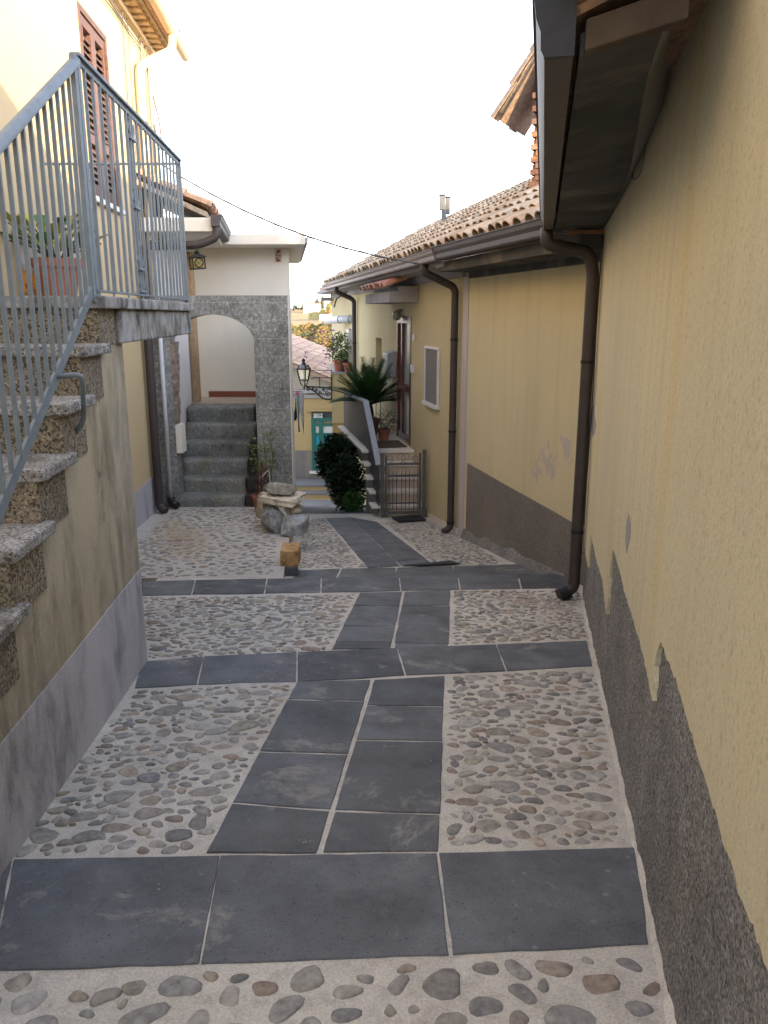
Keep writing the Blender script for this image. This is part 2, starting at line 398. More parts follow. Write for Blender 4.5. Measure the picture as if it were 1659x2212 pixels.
# paving
n = NT('basalt_slabs')
c = n.mix(.45, n.attr(), n.ramp(n.noise(3.5, 6, .65), [(.25, 0.), (.75, 1.)]), 'OVERLAY')
c = n.mix(n.math('MULTIPLY', n.ramp(n.noise(130, 2), [(.62, 0.), (.68, 1.)]), .7), c, (.03, .03, .034))
c = n.mix(n.math('MULTIPLY', n.ramp(n.noise(90, 2), [(.66, 0.), (.72, 1.)]), .5), c, (.19, .195, .20))
dots = n.ramp(n.voro(14, 'F1'), [(.0, 1.), (.10, 1.), (.16, 0.)]); dm = n.ramp(n.noise(1.3, 3), [(.50, 0.), (.62, 1.)])
c = n.mix(n.math('MULTIPLY', n.math('MULTIPLY', dots, dm), .42), c, (.30, .30, .29))
du = n.ramp(n.noise(.9, 5, .7), [(.5, 0.), (.75, 1.)]); c = n.mix(n.math('MULTIPLY', du, .30), c, (.24, .235, .225))
st = n.ramp(n.noise(2.6, 7, .75, dist=.4), [(.575, 0.), (.66, 1.)]); c = n.mix(n.math('MULTIPLY', st, .6), c, (.30, .28, .245))
sp = n.ramp(n.noise(9, 6, .7), [(.665, 0.), (.70, 1.)]); c = n.mix(n.math('MULTIPLY', sp, .75), c, (.40, .36, .29))
n.bump(n.noise(75, 5, .7), .28, .008); M['slab'] = n.done(c, n.ramp(n.noise(5, 4), [(.3, .62), (.7, .85)]), spec=.3)
n = NT('pale_mortar')
c = n.mix(n.ramp(n.noise(2.2, 6, .65), [(.3, 0.), (.7, 1.)]), (.46, .43, .38), (.60, .57, .51))
c = n.mix(n.math('MULTIPLY', n.ramp(n.noise(14, 5, .65), [(.48, 0.), (.7, 1.)]), .55), c, (.29, .265, .23))
c = n.mix(n.math('MULTIPLY', n.ramp(n.noise(1.1, 6, .7, dist=.3), [(.5, 0.), (.7, 1.)]), .4), c, (.22, .20, .17))
c = n.mix(.2, c, n.ramp(n.noise(150, 3), [(.3, 0.), (.7, 1.)]), 'OVERLAY')
n.bump(n.mix(.5, n.noise(45, 6, .7), n.noise(12, 3)), .6, .012); M['mortar'] = n.done(c, .93, spec=.15)
# terrace mortar: paler with an orange rust trail from the downpipe foot
n = NT('pale_terrace_mortar')
c = n.mix(n.ramp(n.noise(2., 6, .65), [(.3, 0.), (.7, 1.)]), (.43, .41, .36), (.55, .53, .48))
c = n.mix(.15, c, n.ramp(n.noise(140, 3), [(.3, 0.), (.7, 1.)]), 'OVERLAY'); TERR = n
M['pebble'] = attrmat('river_pebbles', .8, .45, 30, .25, 120, ((.30, .29, .27), 60, .62, .35))
M['terrazzo'] = None
n = NT('speckled_granite')
v = n.voro(115, 'F1', 'Color'); sx = n.sep(v)
c = n.ramp(sx[0], [(0., (.075, .066, .05)), (.22, (.12, .10, .075)), (.3, (.27, .23, .16)), (.62, (.33, .28, .21)), (.8, (.20, .17, .125)), (.93, (.42, .37, .28))], 'CONSTANT')
c = n.mix(n.math('MULTIPLY', n.ramp(n.noise(2.5, 5, .7), [(.42, 0.), (.65, 1.)]), .6), c, (.085, .075, .055))
n.bump(n.noise(60, 4, .7), .3, .006); M['terrazzo'] = n.done(c, .8, spec=.25)
n = NT('weathered_granite_tread')
v = n.voro(120, 'F1', 'Color'); sx = n.sep(v)
c = n.ramp(sx[0], [(0., (.13, .13, .13)), (.2, (.38, .37, .35)), (.55, (.50, .49, .47)), (.8, (.30, .29, .28))], 'CONSTANT')
c = n.mix(n.math('MULTIPLY', n.ramp(n.noise(5, 5, .7), [(.45, 0.), (.65, 1.)]), .75), c, (.11, .10, .075))
n.bump(n.noise(50, 5, .75), .7, .012); M['tread'] = n.done(c, .88, spec=.2)
n = NT('mossy_concrete')
c = n.mix(n.ramp(n.noise(3, 6, .65), [(.35, 0.), (.65, 1.)]), (.46, .46, .45), (.30, .295, .27))
s1 = n.ramp(n.noise(1., 7, .7, n.mapping((7, 7, 4.5)), .3), [(.44, 0.), (.62, 1.)]); c = n.mix(n.math('MULTIPLY', s1, .9), c, (.055, .052, .045))
c = n.mix(n.math('MULTIPLY', n.ramp(n.noise(6, 5), [(.56, 0.), (.68, 1.)]), .5), c, (.15, .14, .06))
n.bump(n.noise(40, 6, .75), .7, .012); M['mossy'] = n.done(c, .92, spec=.15)
# chipped green-grey stone cladding of the arch
def cladding(name, c0, c1, c2, dk):
    n = NT(name)
    a = n.noise(34, 5, .8, n.mapping((1, 1, .8)), .4); c = n.ramp(a, [(.3, dk), (.46, c0), (.56, c1), (.70, c2)])
    c = n.mix(.4, c, n.ramp(n.noise(2.2, 5, .6), [(.3, 0.), (.7, 1.)]), 'OVERLAY')
    return n, c
n, c = cladding('chipped_grey_stone', (.18, .185, .175), (.25, .255, .24), (.50, .50, .46), (.085, .09, .085))
br = n.t.nodes.new('ShaderNodeTexBrick'); br.inputs['Scale'].default_value = 1.0; br.offset = 0.37; br.inputs['Mortar Size'].default_value = .004
br.inputs['Brick Width'].default_value = .62; br.inputs['Row Height'].default_value = .215; br.inputs['Color1'].default_value = (0, 0, 0, 1); br.inputs['Color2'].default_value = (0, 0, 0, 1); br.inputs['Mortar'].default_value = (1, 1, 1, 1)
n.l(n.mapping((1, 1, 1), (math.radians(-90), 0, 0)), br.inputs['Vector'])
c = n.mix(n.math('MULTIPLY', br.outputs['Color'], .5), c, (.40, .40, .38))
n.bump(n.noise(30, 5, .75), .5, .01); M['clad'] = n.done(c, .85, spec=.2)
n, c = cladding('rough_hewn_stone', (.18, .187, .175), (.235, .24, .22), (.33, .325, .285), (.09, .093, .085))
c = n.mix(n.math('MULTIPLY', n.ramp(n.noise(3, 5), [(.52, 0.), (.66, 1.)]), .4), c, (.22, .18, .07))
n.bump(n.mix(.5, n.noise(22, 6, .75), n.noise(7, 4)), .9, .03); M['hewn'] = n.done(c, .9, spec=.15)
M['gapshadow'] = simple('painted_gap_shadow', (.045, .038, .034), .8, var=.3, bump=.4, bscale=40)  # near-black colour standing in for shade in the gap beside the arch steps
M['concrete'] = plaster('weathered_concrete', (.21, .215, .225), (.145, .145, .15), .7, (.12, .115, .105), .6, .1, .4, 60)
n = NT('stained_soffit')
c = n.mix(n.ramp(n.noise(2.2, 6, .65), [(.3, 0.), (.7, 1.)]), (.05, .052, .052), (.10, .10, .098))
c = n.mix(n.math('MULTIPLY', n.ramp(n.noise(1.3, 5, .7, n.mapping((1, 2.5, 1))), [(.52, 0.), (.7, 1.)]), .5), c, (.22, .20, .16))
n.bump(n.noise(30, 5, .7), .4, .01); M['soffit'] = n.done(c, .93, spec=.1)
M['railing'] = simple('blue_grey_metal_paint', (.20, .242, .27), .6, .0, .18, 14, .08, 90, .3)
M['gutter'] = simple('brown_painted_gutter', (.058, .047, .045), .55, .0, .2, 5, .05, 40, .5)
M['palegutter'] = simple('pale_brown_gutter', (.17, .135, .125), .5, .0, .15, 5)  # lighter brown than the other gutters
M['pipe'] = simple('dark_brown_pipe', (.045, .034, .031), .6, .0, .25, 6, .05, 40, .5)
M['beigepipe'] = simple('beige_pipe', (.60, .48, .32), .5, .0, .12, 4)
M['whitepipe'] = simple('white_pipe', (.55, .58, .60), .45, .0, .12, 4)
M['shutter'] = simple('red_brown_wood', (.10, .05, .036), .55, .0, .25, 18, .1, 90)
M['doorwood'] = simple('dark_red_door_paint', (.10, .035, .032), .4, .0, .25, 14)
M['tile'] = attrmat('terracotta_roof_tiles', .88, .5, 18, .3, 70, ((.16, .14, .11), 11, .56, .45))
M['oldtile'] = attrmat('old_pale_roof_tiles', .9, .28, 14, .3, 70, ((.24, .20, .16), 11, .60, .3))
M['terracotta'] = simple('terracotta_pot', (.33, .115, .065), .75, .0, .22, 9, .12, 60)
M['redtile'] = simple('red_skirting_tile', (.22, .07, .04), .5, .0, .2, 6)
M['beigefloor'] = simple('beige_floor_tile', (.45, .36, .28), .6, .0, .15, 5)
M['wood'] = simple('tan_wood', (.36, .25, .14), .75, .0, .3, 22, .2, 60)
M['marble'] = simple('beige_marble', (.66, .60, .52), .5, .0, .15, 9, .05, 60)
M['riser'] = simple('tan_marble_riser', (.50, .41, .32), .6, .0, .18, 7, .05, 60)
M['panel'] = simple('dark_grey_sheet_metal', (.045, .048, .053), .55, .0, .15, 5, .05, 40)
M['railtop'] = simple('pale_grey_metal', (.28, .31, .35), .45, .0, .12, 5)
M['gate'] = simple('grey_iron', (.105, .10, .098), .5, .2, .25, 25, .1, 80)
M['iron'] = simple('black_iron', (.018, .018, .02), .5, .2, .3, 30, .1, 80)
M['rubber'] = simple('black_rubber', (.018, .018, .02), .7, .0, .3, 30, .4, 90)
M['coir'] = simple('brown_doormat', (.10, .08, .055), .95, .0, .4, 60, .6, 160)
M['box'] = simple('grey_plastic', (.27, .28, .30), .5, .0, .1, 5)
M['alu'] = simple('white_aluminium', (.62, .61, .60), .45, .0, .08, 5)
M['blackhole'] = simple('dark_inside', (.02, .02, .02), .9)
M['steel'] = simple('grey_steel_flue', (.10, .105, .11), .55, .0, .25, 12)
M['soil'] = simple('potting_soil', (.05, .035, .025), .95, .0, .4, 30, .5, 60)
M['cable'] = simple('grey_cable', (.10, .10, .10), .6)
n = NT('louvre_mesh'); c = n.ramp(n.sep(n.mapping((1, 1, 1)))[2], [(0, (.17, .16, .15)), (1, (.2, .19, .18))])
M['mesh'] = n.done(c, .7)
n = NT('door_glass'); n.b.inputs['Transmission Weight'].default_value = 0.0
M['glass'] = n.done(n.mix(n.noise(1.2, 3), (.22, .28, .28), (.33, .39, .385)), .3, spec=.5)
n = NT('clear_lantern_glass'); n.b.inputs['Transmission Weight'].default_value = .85
M['clear'] = n.done((.8, .82, .82), .18)
n = NT('amber_glass'); n.b.inputs['Transmission Weight'].default_value = .3
M['amber'] = n.done(n.mix(n.ramp(n.noise(22, 3), [(.4, 0.), (.6, 1.)]), (.30, .22, .04), (.42, .34, .09)), .3)
M['leaf'] = attrmat('leaves', .55, .3, 12, .0, 50, spec=.35)
M['green'] = simple('green_door_paint', (.012, .115, .095), .5, .0, .2, 6)
M['cyan'] = simple('bright_blue_panel', (.02, .27, .38), .5, .0, .1, 5)
M['curtain'] = simple('white_curtain', (.52, .54, .50), .8, .0, .15, 8)
M['stoneA'] = attrmat('loose_stones', .92, .7, 12, 1.0, 26, ((.36, .36, .34), 40, .6, .5))
M['brick'] = attrmat('chimney_bricks', .9, .4, 20, .4, 60)
M['cloth'] = attrmat('cloth', .9, .15, 20, .1, 90)
M['forest'] = attrmat('autumn_forest', .9, .5, .5, .0, 1)
n = NT('exposed_brick'); b2 = n.t.nodes.new('ShaderNodeTexBrick'); b2.inputs['Scale'].default_value = 1.; b2.inputs['Brick Width'].default_value = .2; b2.inputs['Row Height'].default_value = .055; b2.inputs['Mortar Size'].default_value = .012
b2.inputs['Color1'].default_value = (.25, .17, .12, 1); b2.inputs['Color2'].default_value = (.33, .25, .19, 1); b2.inputs['Mortar'].default_value = (.22, .2, .18, 1)
n.l(n.mapping((1, 1, 1), (math.radians(-90), 0, 0)), b2.inputs['Vector'])
n.bump(n.noise(20, 5, .75), .9, .03); M['xbrick'] = n.done(n.mix(.5, b2.outputs['Color'], n.ramp(n.noise(12, 5), [(.3, 0.), (.7, 1.)]), 'OVERLAY'), .95)
n = NT('field_grass')
c = n.ramp(n.noise(.02, 5, .6), [(.35, (.33, .21, .10)), (.5, (.42, .28, .13)), (.65, (.26, .2, .09))]); M['field'] = n.done(c, .95)
n = NT('town_earth'); M['earth'] = n.done(n.mix(n.noise(.5, 5), (.16, .14, .11), (.24, .21, .17)), .95)
# ------------------------------------------------------------------ walls of the alley (plans of the facades)
WS = Wall(-1.1243, -0.0714, +1)      # stair side wall
WH = Wall(-2.204, -0.0714, +1)       # house with the shutters
W1 = Wall(0.4177, 0.1958, -1)        # near right house
W2 = Wall(3.3, -0.25, -1)            # middle right house
W3 = Wall(2.741, -0.19, -1)          # house with the door

# ------------------------------------------------------------------ ground sheets
def sheet(name, mat, x0, x1, y0, y1, zf, st=0.09, amp=0.004, skirt=0.5, xl=None, xr=None):
    mb = MB(); nx = max(2, int((x1 - x0) / st)); ny = max(2, int((y1 - y0) / st)); vs = []
    for j in range(ny + 1):
        Y = y0 + (y1 - y0) * j / ny; a = xl(Y) if xl else x0; b = xr(Y) if xr else x1
        for i in range(nx + 1):
            X = a + (b - a) * i / nx
            z = zf(Y) + (mnoise.noise(Vector((X * 3, Y * 3, 0))) + mnoise.noise(Vector((X * 9, Y * 9, 4))) * .5) * amp
            vs.append((X, Y, z))
    fs = [(j * (nx + 1) + i, j * (nx + 1) + i + 1, (j + 1) * (nx + 1) + i + 1, (j + 1) * (nx + 1) + i) for j in range(ny) for i in range(nx)]
    mb.add(vs, fs)
    ring = [i for i in range(nx + 1)] + [(j + 1) * (nx + 1) + nx for j in range(ny)] + [ny * (nx + 1) + i for i in range(nx - 1, -1, -1)] + [j * (nx + 1) for j in range(ny - 1, 0, -1)]
    n = len(ring); top = [vs[i] for i in ring]
    mb.add(top + [(v[0], v[1], v[2] - skirt) for v in top], [(i, n + i, n + (i + 1) % n, (i + 1) % n) for i in range(n)])
    return mb.build(name, mat, smooth=False, kind='structure', recalc=False)

def terr_edge(Y):                      # right-hand edge of the cobbled terrace
    p, q = Vector((-.90, 6.70)), Vector((-1.17, 10.0)); return p.x + (q.x - p.x) * (Y - p.y) / (q.y - p.y)
sheet('alley_paving', M['mortar'], -2.0, 1.9, -3.0, STEP_Y, zA, .08)
sheet('lower_alley_paving', M['mortar'], -1.4, 2.0, STEP_Y + .002, 11.5, zB, .1, xl=lambda Y: terr_edge(Y) - .03)
# terrace
TO = Vector(((-3.1 + terr_edge(8.3)) / 2, 8.37, zT(10.05)))
sheet_t = None
n = TERR
def rust(cx, cy, rx, ry, rot):
    return None
dz = n.t.nodes.new('ShaderNodeMapping'); dz.vector_type = 'POINT'
n.l(n.co, dz.inputs['Vector'])
sheet_t = sheet('terrace_paving', M['mortar'], -3.05, -1.0, STEP_Y + .002, 10.06, zT, .1, .004, .6, xr=lambda Y: terr_edge(Y))
loc = sheet_t.location
a, b = gT(362, 1118), gT(425, 1215)
mid = (a + b) / 2 - loc; d = (b - a)
dz.inputs['Location'].default_value = (0, 0, 0)
ang = math.atan2(d.y, d.x); ca, sa = math.cos(ang), math.sin(ang)
sx = n.sep(n.co)
u = n.math('ADD', n.math('MULTIPLY', n.math('SUBTRACT', sx[0], mid.x), ca), n.math('MULTIPLY', n.math('SUBTRACT', sx[1], mid.y), sa))
v = n.math('ADD', n.math('MULTIPLY', n.math('SUBTRACT', sx[0], mid.x), -sa), n.math('MULTIPLY', n.math('SUBTRACT', sx[1], mid.y), ca))
L = d.length / 2 + .15
r2 = n.math('ADD', n.math('POWER', n.math('ABSOLUTE', n.math('DIVIDE', u, L)), 2.0), n.math('POWER', n.math('ABSOLUTE', n.math('DIVIDE', v, .30)), 2.0))
mask = n.math('MULTIPLY', n.ramp(r2, [(.1, 1.), (1., 0.)]), n.ramp(n.noise(5, 5, .7), [(.35, .15), (.65, 1.)]))
mask2 = n.ramp(n.math('ADD', r2, n.math('MULTIPLY', u, 1.2)), [(.0, 1.), (.35, 0.)])
base = n.b.inputs['Base Color']
cc = n.mix(n.math('MULTIPLY', mask, .75), n.mix(n.ramp(n.noise(2., 6, .65), [(.3, 0.), (.7, 1.)]), (.39, .37, .33), (.50, .48, .435)), (.36, .23, .10))
cc = n.mix(.15, cc, n.ramp(n.noise(140, 3), [(.3, 0.), (.7, 1.)]), 'OVERLAY')
n.bump(n.mix(.5, n.noise(45, 6, .7), n.noise(12, 3)), .5, .012); M['terrace'] = n.done(cc, .93, spec=.15)
sheet_t.data.materials[0] = M['terrace']
# steep street beyond, then level ground at the far building
sheet('street_paving', M['mortar'], -9.0, 6.0, 11.502, 25.6, zC, .3, .006)
mb = MB(); Z0 = zC(25.6) - .012
mb.add([(-14, 25.6, Z0), (14, 25.6, Z0), (14, 60, Z0 - .3), (-14, 60, Z0 - .3)], [(0, 1, 2, 3)]); mb.build('square_paving', M['mortar'], kind='structure')
# the land around and the hill across the valley, one sheet
def land(X, Y):
    if Y < 30: z = min(-1.6, zC(max(Y, 11.5)) - 1.2)
    elif Y < 420: z = -5.2 - (Y - 30) * .16
    elif Y < 560: z = -67.6 + (Y - 420) * .215
    else:
        t = Y - 560; z = -37.5 + t * .1065
        if Y > 880: z = -3.4 + (Y - 880) * .034
        if Y > 1130: z = 5.1 + (Y - 1130) * .085
        if Y > 1300: z = 19.5 - (Y - 1300) * .03
    if Y > 60: z += mnoise.noise(Vector((X * .006, Y * .006, 3))) * min(7, (Y - 60) * .03) * (0.4 if Y > 500 else 1)
    return z - abs(X) * (.05 if Y > 100 else .02) * (1 if abs(X) > 60 else 0)
ys = [-120, -60, -20, -5, 5, 11, 16, 22, 30, 45, 70, 110, 180, 260, 340, 420] + list(range(450, 1400, 22)) + [1600, 2200, 4000]
xs = [-3000, -1200, -700] + list(range(-420, 421, 28)) + [700, 1200, 3000]
mb = MB(); mb.add([(x, y, land(x, y)) for y in ys for x in xs], [(j * len(xs) + i, j * len(xs) + i + 1, (j + 1) * len(xs) + i + 1, (j + 1) * len(xs) + i) for j in range(len(ys) - 1) for i in range(len(xs) - 1)])
mb.build('hillside', M['field'], smooth=True, kind='structure', recalc=False)

# ------------------------------------------------------------------ dark stone slabs
SL = MB()
def slab(q, h=.006, inset=.0022, ch=.003, rnd=random, c=None):
    """q: four ground points (px unprojected)"""
    ctr = sum(q, Vector()) / 4
    k = rnd.uniform(.78, 1.2); c = c or (.104 * k, .110 * k, .119 * k)
    up = Vector((0, 0, 1))
    def ring(d, z):
        out = []
        for p in q:
            dd = (ctr - p); dd.z *= 1; out.append(p + dd.normalized() * d * 1.3 + up * z)
        return out
    # subdivided wobbling outline so that no edge is ruler-straight
    def outline(ringpts, amp, zz):
        o = []
        for i in range(4):
            a, b = ringpts[i], ringpts[(i + 1) % 4]; L = (b - a).length; m = max(2, int(L / .06)); nn = Vector((-(b - a).y, (b - a).x, 0)).normalized()
            for k2 in range(m):
                t = k2 / m; p = a + (b - a) * t
                w = (mnoise.noise(p * 9) * amp + mnoise.noise(p * 31) * amp * .5) if k2 else 0
                o.append(p + nn * w)
        return o
    r1 = outline(ring(inset, -.05), .0045, 0); n = len(r1)
    r2 = [p + up * (.05 + h - ch) for p in r1]
    ctr2 = sum(r2, Vector()) / n
    r3 = [p + (ctr2 - p).normalized() * ch * 1.2 + up * ch for p in r2]
    SL.add(r1 + r2 + r3, [(i, (i + 1) % n, n + (i + 1) % n, n + i) for i in range(n)] + [(n + i, n + (i + 1) % n, 2 * n + (i + 1) % n, 2 * n + i) for i in range(n)] + [tuple(range(2 * n, 3 * n))], c)
def slab_px(q, g, **k): slab([g(*p) for p in q], **k)
rs = random.Random(5)
# first cross band
for q in ([(-640, 1880), (28, 1858), (-19, 2098), (-900, 2130)], [(29, 1858), (475.5, 1850), (431.5, 2085), (-18, 2098)], [(476, 1850), (944.5, 1845), (971, 2066), (432, 2085)], [(947, 1844), (1378, 1832), (1402, 2042), (977, 2065)]):
    slab_px(q, gA, rnd=rs)
# second band
f2 = [(305, 1431), (440, 1419), (642, 1410), (858, 1401), (1072, 1393), (1268, 1385)]; n2 = [(290, 1488), (426, 1480), (641, 1474), (876, 1460), (1094, 1450), (1281, 1440)]
def row(f, nr, g, **k):
    for i in range(len(f) - 1):
        a, b, c2, d2 = f[i], f[i + 1], nr[i + 1], nr[i]
        slab_px([(a[0] + .6, a[1]), (b[0] - .6, b[1]), (c2[0] - .8, c2[1]), (d2[0] + .8, d2[1])], g, rnd=rs, **k)
row(f2, n2, gA)
# third band (edge of the step)
f3 = [(150, 1264), (308, 1257), (422, 1254), (577, 1251), (694, 1249), (862, 1245), (989, 1243), (1118, 1241), (1243, 1240)]
n3 = [(140, 1293), (306, 1288), (414, 1285), (571, 1283), (693, 1281), (866, 1277), (994, 1274), (1126, 1272), (1252, 1271)]
row(f3, n3, gA)
# row below the step
q4f = [(640, 1233), (737, 1229), (857, 1227), (979, 1224), (1162, 1218)]
def below(x, y): p = gB(x, y); return p
for i in range(4):
    a, b = gB(*q4f[i]), gB(*q4f[i + 1]); a0 = Vector((a.x - .03 * 0 + (a.x + .9) * -.06, STEP_Y + .02, zB(STEP_Y + .02))); b0 = Vector((b.x * 1.0 - .03, STEP_Y + .02, zB(STEP_Y + .02)))
    if i == 3: b0.x = W2.p(STEP_Y, 0).x - .03
    slab([a + Vector((.006, 0, 0)), b - Vector((.006, 0, 0)), b0 - Vector((.006, 0, 0)), a0 + Vector((.006, 0, 0))], rnd=rs, c=(.105, .108, .112))
def lx(line, y):
    (x0, y0), (x1, y1) = line; return x0 + (x1 - x0) * (y - y0) / (y1 - y0)
def strip(L, R, js, g, gap=0):
    """column of slabs between px lines L and R; js = [(yl,yr)...] joints from near to far"""
    for i in range(len(js) - 1):
        (a0, a1), (b0, b1) = js[i], js[i + 1]
        q = [(lx(L, a0) , a0), (lx(R, a1), a1), (lx(R, b1), b1), (lx(L, b0), b0)]
        slab_px(q, g, rnd=rs, inset=.009)
L1, C1a, C1b, R1 = ((440, 1844), (639, 1474)), ((689, 1844), (803.5, 1469)), ((692, 1844), (807, 1467)), ((952, 1840), (963, 1461))
strip(L1, C1a, [(1845, 1847), (1736, 1753), (1625, 1631), (1512, 1515.5), (1473, 1469)], gA)
strip(C1b, R1, [(1844, 1843), (1754, 1761), (1600, 1603), (1525, 1528), (1469, 1461)], gA)
L2, C2a, C2b, R2 = ((714, 1403), (776, 1281)), ((846.5, 1402), (870.5, 1279)), ((848.5, 1402), (872.5, 1279)), ((971, 1396), (974, 1275))
strip(L2, C2a, [(1404, 1402), (1388, 1389), (1353, 1355), (1310, 1310), (1281, 1279)], gA)
strip(C2b, R2, [(1402, 1397), (1390, 1393), (1310, 1310), (1279, 1275)], gA)
def z7(x, y): return ((1100 + x / 2.212) / 1.8517, (1550 + y / 2.212) / 1.8517)
L3, C3, R3 = (z7(820, 1598), z7(440, 1150)), (z7(1120, 1590), z7(665, 1150)), (z7(1395, 1560), z7(905, 1190))
def jj(ys): return [(z7(0, a)[1], z7(0, b)[1]) for a, b in ys]
strip(L3, C3, jj([(1600, 1585), (1455, 1440), (1345, 1322), (1312, 1292), (1155, 1150)]), gB)
strip(C3, R3, jj([(1590, 1562), (1540, 1518), (1385, 1372), (1255, 1243), (1150, 1190)]), gB)
# dark paving of the cross street
for (x0, x1, y0, y1) in [(-1.4, -.72, 11.55, 12.6), (-.71, -.02, 11.55, 12.6), (-1.45, -.75, 12.62, 14.4), (-.74, -.05, 12.62, 14.4), (-2.1, -1.2, 14.42, 17), (-1.19, -.3, 14.42, 17), (-2.3, -1.3, 17.02, 20.5), (-1.29, -.6, 17.02, 20.5), (-2.5, -1.6, 20.52, 25), (-1.59, -.5, 20.52, 25), (-3.4, -2.51, 20.52, 25)]:
    slab([Vector((x, y, zC(y))) for x, y in ((x0, y0), (x1, y0), (x1, y1), (x0, y1))], rnd=rs)
SL.build('stone_slab_bands', M['slab'], kind='structure', recalc=True)

# ------------------------------------------------------------------ river pebbles set in the mortar
PB = MB()
def inside(p, poly):
    c = False; j = len(poly) - 1
    for i in range(len(poly)):
        a, b = poly[i], poly[j]
        if (a.y > p.y) != (b.y > p.y) and p.x < (b.x - a.x) * (p.y - a.y) / (b.y - a.y) + a.x: c = not c
        j = i
    return c
def edged(p, poly):
    d = 9
    for i in range(len(poly)):
        a, b = poly[i], poly[(i + 1) % len(poly)]; ab = b - a; t = max(0, min(1, (p - a).dot(ab) / ab.dot(ab))); d = min(d, (a + ab * t - p).length)
    return d
PCOL = [(.22, .21, .195), (.185, .18, .17), (.27, .245, .21), (.25, .205, .15), (.21, .155, .11), (.165, .165, .155), (.30, .28, .25), (.23, .195, .16), (.13, .13, .13), (.24, .22, .165), (.20, .19, .17), (.28, .225, .165), (.25, .24, .22), (.27, .26, .235)]
def pebbles(poly, zf, rmin, rmax, dens, seed, asp=(.5, .8), dark=1.0, fill=1.0):
    rnd = random.Random(seed); poly = [Vector((p.x, p.y)) for p in poly]
    x0, x1 = min(p.x for p in poly), max(p.x for p in poly); y0, y1 = min(p.y for p in poly), max(p.y for p in poly)
    cell = rmax * 2.2; grid = {}; tries = int((x1 - x0) * (y1 - y0) * dens * 9); placed = 0
    for it in range(tries):
        p = Vector((rnd.uniform(x0, x1), rnd.uniform(y0, y1))); r = (rmin + (rmax - rmin) * rnd.random() ** 1.6) if it < tries * .75 else rnd.uniform(.45, .9) * rmin; a = rnd.uniform(*asp); re = r * (1 + a) / 2 * fill
        if not inside(p, poly) or edged(p, poly) < re * .85: continue
        gx, gy = int(p.x / cell), int(p.y / cell); ok = True
        for i in (-1, 0, 1):
            for j in (-1, 0, 1):
                for (q, s) in grid.get((gx + i, gy + j), ()):
                    if (p - q).length < re + s: ok = False; break
                if not ok: break
            if not ok: break
        if not ok: continue
        grid.setdefault((gx, gy), []).append((p, re)); placed += 1
        th = rnd.gauss(0, .55) if rnd.random() < .8 else rnd.uniform(0, math.pi)
        h = rnd.uniform(.006, .014); sunk = .004; S = 14; c = rnd.choice(PCOL); k = rnd.uniform(.78, 1.2) * dark; c = tuple(x * k for x in c); g_ = sum(c) / 3; c = tuple((x * .8 + g_ * .2) * .94 + m_ * .17 for x, m_ in zip(c, (.37, .345, .31)))
        ph = rnd.uniform(0, 9); vs = []; ct, s_ = math.cos(th), math.sin(th)
        sq = rnd.uniform(.75, 1.0)
        rim = []
        for i in range(S):
            t = 2 * math.pi * i / S; w = 1 + .13 * math.sin(2 * t + ph) + .09 * math.sin(3 * t + ph * 2) + rnd.uniform(-.03, .03)
            cx_, sy_ = math.cos(t), math.sin(t)
            cx_ = math.copysign(abs(cx_) ** sq, cx_); sy_ = math.copysign(abs(sy_) ** sq, sy_)
            rim.append((cx_ * r * w, sy_ * r * a * w))
        tx, ty = rnd.uniform(-.08, .08), rnd.uniform(-.08, .08)
        for f, hh in ((1.0, -.012), (.97, h * .35), (.82, h * .78), (.5, h * .97)):
            for (u, v) in rim:
                X = p.x + (u * ct - v * s_) * f; Y = p.y + (u * s_ + v * ct) * f
                vs.append((X, Y, zf(Y) + hh - sunk + tx * u * f + ty * v * f))
        vs.append((p.x, p.y, zf(p.y) + h - sunk))
        fs = [(l * S + i, l * S + (i + 1) % S, (l + 1) * S + (i + 1) % S, (l + 1) * S + i) for l in range(3) for i in range(S)] + [(3 * S + i, 3 * S + (i + 1) % S, 4 * S) for i in range(S)]
        PB.add(vs, fs, c)
    return placed
def poly_px(l, g): return [g(*p) for p in l]
# foreground strip, big sparse stones
pebbles(poly_px([(-60, 2106), (1398, 2058), (1438, 2112), (1500, 2420), (-160, 2420)], gA), zA, .038, .066, 140, 1, (.62, .88), 1.0, 1.14)
# panel between bands 1 and 2
pebbles(poly_px([(24, 1850), (436, 1843), (634, 1478), (298, 1490), (180, 1640)], gA), zA, .026, .078, 300, 2, (.62, .9), 1.05, .96)
pebbles(poly_px([(959, 1838), (1342, 1826), (1300, 1520), (1284, 1446), (968, 1460)], gA), zA, .026, .074, 300, 3, (.62, .9), 1.05, .98)
# between bands 2 and 3
pebbles(poly_px([(320, 1424), (708, 1406), (770, 1284), (306, 1291)], gA), zA, .026, .07, 330, 4, (.6, .88), 1.05, .98)
pebbles(poly_px([(976, 1394), (1266, 1382), (1252, 1276), (979, 1276)], gA), zA, .024, .062, 380, 5, (.6, .88), 1.05, .98)
# terrace: small stones, wider joints
tp = poly_px([(300, 1249), (598, 1243), (600, 1150), (560, 1098), (385, 1098), (348, 1124), (300, 1170)], gT)
pebbles(tp, zT, .036, .068, 200, 6, (.58, .85), 1.0, 1.26)
pebbles([Vector((-2.75, 6.8, 0)), Vector((-2.15, 6.8, 0)), Vector((-2.1, 8.2, 0)), Vector((-2.72, 8.2, 0))], zT, .032, .062, 160, 16, (.58, .85), 1.05, 1.28)
